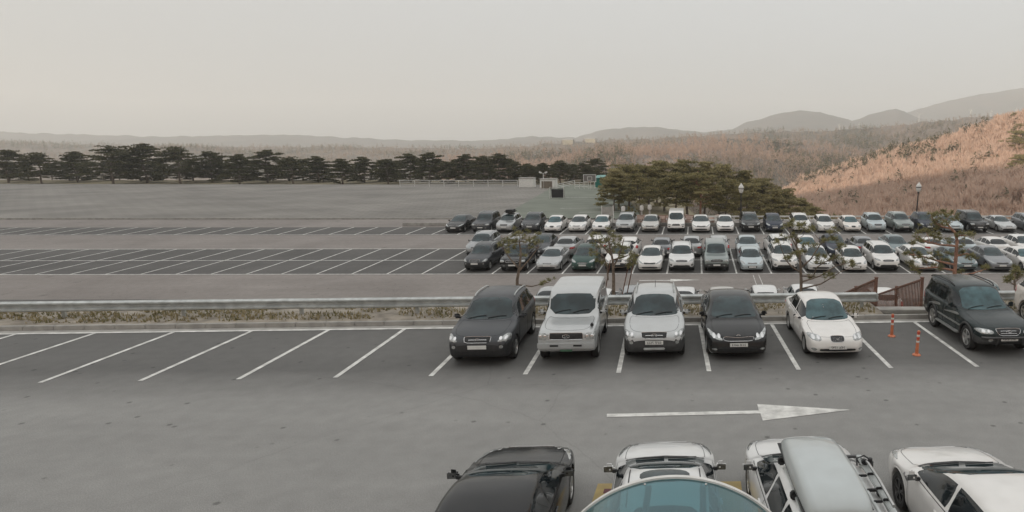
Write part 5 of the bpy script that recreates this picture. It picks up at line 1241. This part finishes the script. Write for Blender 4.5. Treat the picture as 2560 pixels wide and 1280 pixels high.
nt.links.new(tn.outputs['Result'], ve.inputs['A']); nt.links.new(ve.outputs['Result'], bg.inputs['Color']); bg.inputs['Strength'].default_value = SKY_E

if HAZE > 0:
    q = MB(); q.box((0, 1500, 135), (9000, 7600, 420)); m = bpy.data.materials.new('haze'); m.use_nodes = True; nt = m.node_tree; nt.nodes.remove(nt.nodes['Principled BSDF'])
    pv = nt.nodes.new('ShaderNodeVolumePrincipled'); pv.inputs['Color'].default_value = (.86, .875, .875, 1); pv.inputs['Density'].default_value = HAZE; pv.inputs['Anisotropy'].default_value = .2
    nt.links.new(pv.outputs[0], nt.nodes['Material Output'].inputs['Volume'])
    o = q.build('haze', m, smooth=False); tag(o, 'thin pale haze over the valley and hills', kind='stuff')

cam = bpy.data.cameras.new('camera'); co = bpy.data.objects.new('camera', cam); COL.objects.link(co)
cam.sensor_width = 36; cam.lens = 36 * F_PX / 2560; cam.shift_x = -(CX - 1280) / 2560; cam.clip_start = .1; cam.clip_end = 20000
co.location = CAM; co.rotation_euler = (math.pi / 2 - PITCH, 0, 0); SC.camera = co
SC.view_settings.view_transform = 'Standard'; SC.view_settings.look = 'None'; SC.view_settings.gamma = 1; SC.view_settings.exposure = EXPO
SC.cycles.max_bounces = 6; SC.cycles.volume_bounces = 2; SC.cycles.transparent_max_bounces = 8; SC.cycles.use_denoising = True
SC.cycles.sample_clamp_indirect = 6
# ---------------------------------------------------------------- the cars
SL = math.atan(LOWS)
GA, GB = 'cars parked in the upper row', 'cars parked nose away below the viewpoint'
gC, gD, gE, gF = 'cars parked under the bank of the lower car park', 'cars in the front line of the lower double row', 'cars in the rear line of the lower double row', 'cars in the last row of the lower car park'

def text_mesh(body, size, m, mirrored=True, ext=.002):
    c = bpy.data.curves.new('lettering', 'FONT'); c.body = body; c.size = size; c.extrude = ext; c.align_x = 'CENTER'; c.align_y = 'CENTER'; c.resolution_u = 3
    o = bpy.data.objects.new('lettering', c); COL.objects.link(o)
    bpy.context.view_layer.update()
    me = bpy.data.meshes.new_from_object(o.evaluated_get(bpy.context.evaluated_depsgraph_get())); bpy.data.objects.remove(o); bpy.data.curves.remove(c)
    me.transform(Matrix.Rotation(math.pi / 2, 4, 'X'))
    if mirrored: me.transform(Matrix.Diagonal((-1, 1, 1, 1))); me.flip_normals()
    me.materials.clear(); me.materials.append(m)
    return me
def plate_text(root, body, size=.098, mirrored=True):
    pl = [o for o in root.children if o.name.startswith('licence_plate')][0]
    ys = [v.co.y for v in pl.data.vertices]; zs = [v.co.z for v in pl.data.vertices]
    link('plate_lettering', text_mesh(body, size, M['ink'], mirrored), pl, loc=(0, min(ys) - .003, (min(zs) + max(zs)) / 2))
def front_hit(sname, x, z):
    B = Body(ST[sname]); return B.hit('front', x, z)
def emblem(root, sname, z, kind, w=.16, h=.085, off=.018):
    p, n = front_hit(sname, 0, z); y = p.y - off; q = MB()
    ring = [Vector((w / 2 * math.cos(a), y, z + h / 2 * math.sin(a))) for a in np.linspace(0, 2 * math.pi, 25)]
    if kind in ('slant_h', 'letters', 'ring_wing'): q.tube(ring, .007, 5)
    if kind == 'slant_h':          # mirrored slanted letter in an oval
        for sx in (-1, 1): q.tube([(sx * .032 + .012, y, z - h * .40), (sx * .032 - .012, y, z + h * .40)], .007, 5)
        q.tube([(-.032, y, z - .010), (.032, y, z + .010)], .007, 5)
    elif kind == 'ring_wing':
        q.tube([(-w * .42, y, z + h * .1), (0, y, z - h * .12), (w * .42, y, z + h * .1)], .008, 5); q.tube([(-w * .25, y, z + h * .32), (w * .25, y, z - h * .36)], .007, 5)
    elif kind == 'crest':
        for a in (-.7, -.35, 0, .35, .7): q.tube([(0, y, z - h * .35), (math.sin(a) * .06, y, z + math.cos(a) * .05)], .007, 5)
        q.tube([(-.05, y, z - h * .1), (.05, y, z - h * .1)], .007, 5)
    o = q.build('emblem', M['chrome'], root)
    if kind == 'letters': link('emblem_lettering', text_mesh('KIA', .055, M['chrome']), o, loc=(0, y - .006, z))
    return o

# ---- upper row, noses towards the viewpoint
def rowA(sname, pt, px, py, label, cat, nm, **k): return car(nm, sname, pt, at(px, py), TH_A, label, cat, GA, hi=True, **k)
a1 = rowA('suvcity', 'darkgrey', 1195, 920, 'dark grey SUV at the far end of the upper row, beside the tall silver one', 'SUV', 'suv', clad=M['plastic'], wheel='five')
a2 = rowA('boxy', 'palesilver', 1417, 914, 'tall boxy silver off-roader with flat roof and square grille in the upper row', 'SUV', 'off_roader', clad=P['palesilver'], wheel='disc')
a3 = rowA('suvcity', 'palesilver', 1636, 907, 'silver SUV with dark grey bumper and roof rails in the upper row', 'SUV', 'suv', clad=M['cladding'], wheel='five')
a4 = rowA('sedan', 'black', 1847, 904, 'shiny black sedan facing out of the upper row, next to the white one', 'car', 'sedan', clad=P['black'], wheel='twin')
a5 = rowA('oldsedan', 'white', 2094, 902, 'white older sedan beside the empty bay with orange bollards', 'car', 'sedan', clad=P['white'], wheel='disc')
a6 = rowA('longsuv', 'blackgreen', 2520, 893, 'dark green long SUV with grey lower trim and side stripes, near the stair', 'SUV', 'suv', clad=M['cladding'], wheel='five')
a7 = rowA('suv', 'cream', 2790, 880, 'white SUV with grey lower side at the picture edge, beyond the dark green one', 'SUV', 'suv', clad=M['clad_light'], wheel='five')
for o in list(a6.children):
    if o.name.startswith('wheel'):
        for c in o.children: c.material_slots[0].link = 'OBJECT'; c.material_slots[0].material = M['alloy']
plate_text(a3, '02무 7522'); plate_text(a4, '21보 6413'); plate_text(a5, '14노 1797'); plate_text(a6, '16조 6969')
emblem(a1, 'suvcity', .80, 'letters', .13, .065); emblem(a2, 'boxy', .855, 'slant_h', .20, .10, .022); emblem(a3, 'suvcity', .80, 'slant_h', .17, .09, .022)
emblem(a4, 'sedan', .725, 'letters', .13, .06, .016); emblem(a5, 'oldsedan', .62, 'crest', .12, .11, .022); emblem(a6, 'longsuv', .745, 'ring_wing', .17, .13, .022)
# bull bar and running boards of the dark green SUV, bumper pieces of the boxy one
q = MB(); B6 = Body(ST['longsuv'])
pts = [B6.hit('front', x, .60)[0] + Vector((0, -.05, 0)) for x in np.linspace(-.80, .80, 15)]; q.tube(pts, .035, 8); q.build('bumper_bar', M['alloy_dark'], a6)
for sx in (-1, 1):
    q = MB(); p = B6.hit('front', sx * .36, .6)[0]; q.tube([(sx * .36, p.y - .06, .62), (sx * .38, p.y - .07, .48), (sx * .40, p.y - .04, .38)], .028, 7); q.build('bumper_upright', M['alloy_dark'], a6)
    q = MB(); q.box((sx * .92, 2.2, .40), (.20, 1.7, .05), bev=.02); q.build('running_board', M['clad_light'], a6)
    # pale swooping side stripes
    q = MB(); B6.patch(q, 'side', [(1.4, .93), (1.9, .90), (2.6, .82), (2.4, .87), (1.9, .97), (1.5, 1.0)], .008, sx, smooth=1); B6.patch(q, 'side', [(2.8, .92), (3.3, .86), (3.9, .76), (3.7, .84), (3.2, .97), (2.9, .99)], .008, sx, smooth=1)
    B6.patch(q, 'side', [(1.3, .62), (3.05, .62), (3.05, .68), (1.3, .68)], .012, sx, smooth=0)
    q.build('side_stripe', M['clad_light'], a6)
    q = MB()
    for c in ST['longsuv']['wheels'][:2]:
        pts = []
        for a in np.linspace(-.15, math.pi + .15, 13):
            p, n = B6.hit('side', c + .45 * math.cos(a), .385 + .45 * math.sin(a), sx); pts.append(p)
        q.tube(pts, .035, 6)
    q.build('wheel_arch_trim', M['cladding'], a6)
q = MB(); B2_ = Body(ST['boxy']); q.box((0, -.02, .60), (1.62, .10, .22), bev=.04); q.build('bumper', P['palesilver'], a2)
for sx in (-1, 1):
    q = MB(); q.box((sx * .33, -.078, .61), (.24, .012, .05), bev=.004); q.build('bumper_slot', M['plastic'], a2)
    q = MB(); q.tube([(sx * .30, -.02, 1.02), (sx * .34, .02, 1.12)], .022, 6)
q = MB(); q.box((.70, .40, 1.085), (.09, .13, .12), bev=.03); q.build('fender_mirror', M['plastic'], a2)
# antenna on the silver SUV, sun-visor and dashboard things behind the white sedan's windscreen are lost in the glass reflection
q = MB(); q.tube([(0, 2.75, 1.65), (0, 2.95, 1.83)], .008, 5); q.build('antenna', M['plastic'], a3)
q = MB(); p, n = front_hit('suvcity', 0, .44); q.box((0, p.y - .01, .42), (.62, .05, .07), bev=.02); q.build('skid_plate', M['galv'], a3)
# dashboard papers and small things seen through the white sedan's windscreen
B5 = Body(ST['oldsedan']); q = MB()
for x, a, w, d in ((-.42, 1.40, .10, .03), (.05, 1.40, .07, .03), (.20, 1.39, .06, .04), (.40, 1.40, .10, .04), (-.05, 1.75, .05, .07)):
    B5.patch(q, 'top', [(x - w / 2, a - d), (x + w / 2, a - d), (x + w / 2, a + d), (x - w / 2, a + d)], .0065, smooth=0, sink=.004)
q.build('windscreen_sticker', M['lamp'], a5)

# ---- row below the viewpoint, noses away
def rowB(sname, pt, px, py, label, cat, nm, h=0.0, **k): return car(nm, sname, pt, at(px, py), TH_A + math.pi + h, label, cat, GB, hi=True, **k)
b1 = rowB('sedanraked', 'black', 1336, 1196, 'black sedan parked nose away below the viewpoint, left of the yellow bay', 'car', 'sedan', wheel='ten', clad=P['black'])
b2 = rowB('sedanraked', 'pearl', 1664, 1183, 'white sedan half hidden behind the teal canopy, standing in the yellow bay', 'car', 'sedan', clad=P['pearl'])
b3 = rowB('wagon', 'pearl', 1970, 1178, 'white estate car carrying a long grey roof box and a cycle carrier', 'car', 'estate_car', clad=P['pearl'], wheel='twin')
b4 = rowB('wagon', 'white', 2318, 1200, 'white hatchback parked nose away below the viewpoint with a bare roof and dark alloy wheels', 'car', 'hatchback', clad=P['white'], wheel='twin', skip=('roof_rail',))
b2.scale = (.94, .97, .98); b1.scale = (.94, 1, 1)
for r_ in (b1, b4):
    for o in r_.children:
        if o.name.startswith('wheel'):
            for c in o.children:
                for s_ in (0,): c.material_slots[s_].link = 'OBJECT'; c.material_slots[s_].material = M['alloy_dark'] if r_ is b4 else M['alloy']
# sunroof on the white hatchback
Bh = Body(ST['sedanraked']); q = MB(); Bh.patch(q, 'top', [(-.40, 2.55), (.40, 2.55), (.40, 3.05), (-.40, 3.05)], .004, smooth=2); q.build('sunroof', M['glass'], b2)
q = MB(); 
for sx in (-1, 1):
    pts = [Bh.hit('top', sx * .56, a)[0] + Vector((0, 0, .004)) for a in np.linspace(2.45, 3.6, 9)]; q.tube(pts, .010, 5)
q.build('roof_channel', M['plastic'], b2)
# vents and roof strips of the other white SUV
Bs = Body(ST['wagon']); q = MB()
for sx in (-1, 1): Bs.patch(q, 'side', [(1.18, .78), (1.36, .72), (1.38, .78), (1.24, .84)], .008, sx, smooth=0)
q.build('fender_vent', M['chrome'], b4)
for o in list(b4.children):
    if o.name.startswith('roof_rail'): o.material_slots[0].link = 'OBJECT'; o.material_slots[0].material = M['plastic']; 
# roof box and cycle carrier on the third one
def onto(root, loc): 
    return Matrix.Translation(root.location) @ root.rotation_euler.to_matrix().to_4x4() @ Vector(loc)
b3r = b3.rotation_euler.z
RZ = 1.52
rb = empty('roof_box', onto(b3, (.17, 2.15, RZ)), b3r); tag(rb, 'long pale grey roof box on the white estate car', 'roof box')
q = MB(); stn = [(0, .30, .10, .13), (.03, .36, .07, .17), (.12, .40, .05, .23), (.35, .43, .04, .31), (.8, .45, .04, .37), (1.5, .45, .04, .40), (2.1, .43, .04, .37), (2.25, .40, .06, .30), (2.3, .34, .10, .22)]
vs = []
for (yy, w, z0, z1) in stn:
    zm = z0 + (z1 - z0) * .30
    vs += [Vector((x, yy, z)) for x, z in ((-w * .7, z0), (w * .7, z0), (w * .96, z0 + .03), (w, zm), (w * .97, zm + (z1 - zm) * .4), (w * .86, zm + (z1 - zm) * .85), (w * .72, z1 - .008), (w * .3, z1 + .008), (-w * .3, z1 + .008), (-w * .72, z1 - .008), (-w * .86, zm + (z1 - zm) * .85), (-w * .97, zm + (z1 - zm) * .4), (-w, zm), (-w * .96, z0 + .03))]
n = 14
q.add(vs, [(i * n + k, i * n + (k + 1) % n, (i + 1) * n + (k + 1) % n, (i + 1) * n + k) for i in range(len(stn) - 1) for k in range(n)] + [tuple(range(n))[::-1], tuple((len(stn) - 1) * n + k for k in range(n))])
q.build('lid', P['boxcol'], rb, angle=50)
q = MB(); q.box((0, 1.12, .145), (.902, 1.95, .010)); q.build('lid_seam', M['plastic'], rb)
for yy in (.35, 1.65): q = MB(); q.box((0, yy, .02), (.5, .08, .09), bev=.01); q.build('mount', M['plastic'], rb)
for yy in (.35, 1.35):
    r = empty('roof_bar', onto(b3, (0, 2.2 + yy, RZ - .02)), b3r); tag(r, 'dark cross bar over the roof of the white estate car, ' + ('front one by the windscreen' if yy < 1 else 'rear one'), 'roof bar', 'cross bars on the white estate car')
    q = MB(); q.box((0, 0, .045), (1.28, .07, .03), bev=.01); q.build('bar', M['alloy_dark'], r)
    for sx in (-1, 1): q = MB(); q.box((sx * .60, 0, .0), (.10, .12, .10), bev=.02); q.build('foot', M['plastic'], r)
bc = empty('bike_carrier', onto(b3, (-.56, 2.62, RZ - .02)), b3r); tag(bc, 'silver and black cycle carrier beside the roof box of the white estate car', 'bike carrier')
q = MB(); q.box((-.02, .85, .055), (.09, 1.85, .035), bev=.01); q.build('wheel_rail', M['galv'], bc)
q = MB(); q.box((.16, .95, .05), (.05, 1.5, .03), bev=.008); q.build('wheel_rail', M['galv'], bc)
q = MB(); q.tube([(-.02, .05, .09), (-.04, .35, .14), (-.03, .9, .16), (-.02, 1.5, .13)], .022, 8); q.build('clamp_arm', M['alloy'], bc)
q = MB(); q.tube([(.10, .26, .07), (.08, .16, .13), (-.04, .12, .15), (-.13, .20, .11)], .013, 7); q.build('frame_hook', M['plastic'], bc)
q = MB(); q.lathe([(.001, -.035), (.03, -.035), (.034, 0), (.03, .035), (.001, .035)], c=(-.10, .24, .13), n=12); q.box((-.02, .24, .11), (.09, .09, .08), bev=.02); q.build('knob', M['plastic'], bc)
for yy in (.55, .95, 1.25, 1.6): q = MB(); q.box((-.02, yy, .08), (.11, .035, .04), bev=.01); q.box((.10, yy, .06), (.12, .04, .03), bev=.008); q.build('wheel_strap', M['plastic'], bc)
# second small carrier: bright strips lying on the roof rail
# ---- tucked under the bank, only the roofs show over the barrier
def rowC(sname, pt, px, Yt, label, cat, nm, **k):
    p = at2(px, 640); L_ = ST[sname]['L']; X = (px - CX) / F_PX * (Yt * CP + 8 * SP); loc = Vector((X, Yt, 0)) + vB * L_; loc.z = low_z(loc.y)
    return car(nm, sname, pt, loc, TH_B + math.pi, label, cat, gC, **k)
rowC('sedan', 'silver', 1362, 34.6, 'silver car whose roof shows between the dark SUV and the tall boxy off-roader', 'car', 'sedan')
rowC('sedan', 'pearl', 1487, 34.2, 'white car peeping out just behind the tall boxy off-roader', 'car', 'sedan')
rowC('hatch', 'midgrey', 1580, 35.2, 'grey car below the barrier, behind the staked pine', 'car', 'hatchback')
rowC('sedan', 'pearl', 1703, 34.4, 'white car below the barrier, mostly hidden by the silver SUV', 'car', 'sedan')
rowC('hatch', 'champagne', 1808, 34.4, 'beige silver car whose roof shows over the black sedan', 'car', 'hatchback')
rowC('hatch', 'pearl', 1920, 34.8, 'white roof with two mirrors between the black sedan and the white sedan', 'car', 'hatchback')
rowC('sedan', 'pearl', 2026, 34.8, 'white car whose roof shows over the white sedan, behind the pine limbs', 'car', 'sedan')
rowC('hatch', 'white', 2222, 34.6, 'white car with dark side glass seen between the two stair railings', 'car', 'hatchback')
rowC('suvcity', 'teal', 2484, 35.5, 'blue grey car beyond the roof of the dark green SUV', 'car', 'hatchback', clad=P['teal'])

# ---- lower double row, front line, noses towards the viewpoint
def rowD(sname, pt, px, label, cat, nm, py=681.5, **k): return car(nm, sname, pt, at2(px, py), TH_B, label, cat, gD, slope=SL, **k)
rowD('suvcity', 'darkgrey', 1186, 'dark grey SUV first in the lower front line, beside the forked young pine', 'SUV', 'suv', clad=M['plastic'])
rowD('tallsuv', 'black', 1281, 'black off-roader with pale front corners behind the forked young pine', 'SUV', 'suv', clad=M['cladding'])
rowD('coupe', 'silver', 1367, 'silver low coupe in the lower front line, beside the dark green estate', 'car', 'coupe', clad=P['silver'])
rowD('mpv', 'green', 1456, 'dark green people carrier in the lower front line', 'car', 'people_carrier', clad=M['plastic'])
rowD('suvcity', 'white', 1541, 'white SUV with dark bumper hidden behind the staked pine', 'SUV', 'suv', clad=M['plastic'])
rowD('sedan', 'white', 1624, 'white sedan with wide grille just beyond the staked pine', 'car', 'sedan', clad=P['white'])
rowD('suv', 'pearl', 1704, 'white SUV with round fog lamps, in front of a silver sedan with red lamp', 'SUV', 'suv', clad=M['plastic'])
rowD('tallsuv', 'greygreen', 1792, 'grey green off-roader with dark bumper in the lower front line', 'SUV', 'off_roader', clad=M['cladding'])
rowD('hatch', 'bluesilver', 1881, 'pale blue silver hatchback in the lower front line', 'car', 'hatchback', clad=P['bluesilver'])
rowD('suv', 'white', 1964, 'white SUV with round fog lamps partly behind the spreading young pine', 'SUV', 'suv', clad=M['plastic'])
rowD('sedan', 'pearl', 2051, 'white sedan seen through the limbs of the spreading young pine', 'car', 'sedan', clad=P['pearl'])
rowD('hatch', 'white', 2140, 'white hatchback with dark lower grille beside the tall white SUV', 'car', 'hatchback', clad=P['white'])
rowD('suv', 'white', 2222, 'tall white SUV with dark lower bumper, next to the luxury sedan', 'SUV', 'suv', clad=M['plastic'])
rowD('luxury', 'white', 2319, 'white luxury sedan with large chrome grille behind the reddish pine', 'car', 'sedan', clad=P['white'])
rowD('sedan', 'teal', 2419, 'blue grey sedan right behind the reddish pine trunk', 'car', 'sedan', clad=P['grey'])
rowD('sedan', 'grey', 2506, 'dark grey sedan in the lower front line, past the reddish pine', 'car', 'sedan', clad=P['darkgrey'])
rowD('oldsedan', 'white', 2594, 'white sedan cut off at the edge of the lower front line', 'car', 'sedan', clad=P['white'])

# ---- lower double row, rear line
def rowE(sname, pt, px, label, cat, nm, away=True, d=5.7, **k):
    L_ = ST[sname]['L']; p = O_B + vB * d
    X = (px - CX) / F_PX * (p.y * CP + 8 * SP); loc = Vector((X, p.y, 0))
    if away: loc = loc + vB * L_
    loc.z = low_z(loc.y)
    return car(nm, sname, pt, loc, TH_B + (math.pi if away else 0), label, cat, gE, slope=SL, **k)
rowE('suv', 'midgrey', 1190, 'grey SUV facing out of the rear line at its dim end', 'SUV', 'suv', away=False, clad=M['plastic'])
rowE('sedan', 'grey', 1266, 'grey sedan hidden behind the crown of the forked young pine', 'car', 'sedan')
rowE('sedan', 'darkgrey', 1340, 'dark sedan facing out of the rear line behind the silver coupe', 'car', 'sedan', away=False)
rowE('sedan', 'silver', 1412, 'silver sedan in the rear line behind the silver coupe and green people carrier', 'car', 'sedan')
rowE('suvcity', 'white', 1490, 'white SUV in the rear line behind the green people carrier', 'SUV', 'suv')
rowE('hatch', 'white', 1568, 'white hatchback with large rear window behind the staked pine', 'car', 'hatchback')
rowE('sedan', 'grey', 1652, 'grey sedan with red tail lamps behind the white wide grilled sedan', 'car', 'sedan')
rowE('sedan', 'silver', 1729, 'silver sedan with a red tail lamp behind the white SUV with round fog lamps', 'car', 'sedan')
rowE('suvcity', 'silver', 1796, 'silver car whose roof rises behind the grey green off-roader', 'SUV', 'suv', clad=P['silver'])
rowE('sedan', 'bluesilver', 1872, 'blue grey sedan facing the viewpoint behind the pale blue hatchback', 'car', 'sedan', away=False)
rowE('suv', 'white', 1950, 'white SUV parked nose away, rear window towards us, above the spreading pine', 'SUV', 'suv', clad=P['white'])
rowE('oldsedan', 'white', 2026, 'white sedan facing out, its windscreen behind the top of the spreading pine', 'car', 'sedan', away=False)
rowE('sedan', 'navy', 2100, 'dark blue sedan facing out, in the rear line behind the white hatchback', 'car', 'sedan', away=False)
rowE('sedan', 'grey', 2170, 'dark grey sedan with red tail lamps behind the tall white SUV', 'car', 'sedan')
rowE('sedan', 'teal', 2258, 'blue grey sedan facing out between two cars showing red tail lamps', 'car', 'sedan', away=False)
rowE('coupe', 'white', 2340, 'white sedan with red tail lamps behind the white luxury sedan', 'car', 'sedan')
rowE('sedan', 'bluesilver', 2422, 'silver blue sedan with red tail lamps behind the reddish pine', 'car', 'sedan')
rowE('sedan', 'white', 2506, 'white sedan with slim red tail lamps in the rear line, near the picture edge', 'car', 'sedan')
rowE('sedan', 'white', 2590, 'white car cut off at the edge of the rear line', 'car', 'sedan', away=False)

# ---- last row, noses towards the viewpoint
def rowF(sname, pt, px, label, cat, nm, py=582.5, **k): return car(nm, sname, pt, at2(px, py), TH_B, label, cat, gF, slope=SL, **k)
rowF('sedan', 'black', 1133, 'black sedan barely seen at the dim end of the last row', 'car', 'sedan', py=583)
rowF('tallsuv', 'darkgrey', 1201, 'dark SUV in the last row beside the silver one with a roof load', 'SUV', 'suv')
f3 = rowF('suvcity', 'silver', 1260, 'silver SUV with a dark load on its roof in the last row', 'SUV', 'suv')
rowF('suvcity', 'darkgrey', 1323, 'dark grey car in the last row beside the first white one', 'car', 'hatchback', clad=P['darkgrey'])
rowF('oldsedan', 'white', 1380, 'first of three white cars in the last row, next to the dark grey car', 'car', 'sedan')
rowF('hatch', 'white', 1440, 'white hatchback in the middle of three white cars in the last row', 'car', 'hatchback')
rowF('oldsedan', 'white', 1500, 'white sedan last of three white ones, beside the silver grey SUV', 'car', 'sedan')
rowF('suv', 'silver', 1561, 'silver grey SUV with dark rimmed grille in the last row', 'SUV', 'suv', clad=M['cladding'])
rowF('sedan', 'champagne', 1624, 'champagne silver sedan between the silver grey SUV and the white van', 'car', 'sedan')
rowF('van', 'white', 1690, 'tall white van in the last row', 'van', 'van', clad=M['cladding'])
rowF('sedan', 'white', 1753, 'white sedan with thin dark grille right beside the white van', 'car', 'sedan')
rowF('sedan', 'white', 1814, 'white sedan with round grille beside the black SUV in the last row', 'car', 'sedan')
rowF('suv', 'black', 1878, 'black SUV with chrome trim below the first lantern post', 'SUV', 'suv', clad=M['cladding'])
rowF('mpv', 'navy', 1938, 'dark blue people carrier with bright headlamps in the last row', 'car', 'people_carrier')
rowF('suvcity', 'white', 2006, 'light grey hatchback partly behind needles of the spreading pine, in the last row', 'car', 'hatchback')
rowF('hatch', 'white', 2067, 'white hatchback with dark roof glass in the last row', 'car', 'hatchback')
rowF('oldsedan', 'cream', 2135, 'white older sedan beside the silver blue SUV in the last row', 'car', 'sedan')
rowF('suvcity', 'bluesilver', 2196, 'silver blue sloping SUV in the last row', 'SUV', 'suv', clad=P['bluesilver'])
rowF('suv', 'greygreen', 2264, 'tall pale bonneted SUV with white roof below the second lantern post', 'SUV', 'suv', clad=M['plastic'])
rowF('suvcity', 'navy', 2325, 'dark navy SUV half covered by the top of the reddish pine', 'SUV', 'suv')
rowF('sedan', 'bluesilver', 2389, 'pale blue car hidden behind the top of the reddish pine', 'car', 'sedan')
rowF('tallsuv', 'black', 2450, 'black off-roader with slotted bright grille in the last row', 'SUV', 'off_roader', clad=M['plastic'])
rowF('coupe', 'palesilver', 2524, 'pale silver sleek coupe near the end of the last row', 'car', 'coupe')
rowF('suvcity', 'grey', 2594, 'grey SUV cut off at the picture edge in the last row', 'SUV', 'suv')
# load on the silver SUV's roof
q = MB(); q.box((0, 0, .17), (.95, 1.5, .34), bev=.14); o = q.build('roof_bag', M['plastic'], loc=f3.location + Vector((.02, 2.6, 1.70 + 2.6 * LOWS))); tag(o, 'dark bag strapped on the roof of a silver SUV in the last row', 'roof bag')
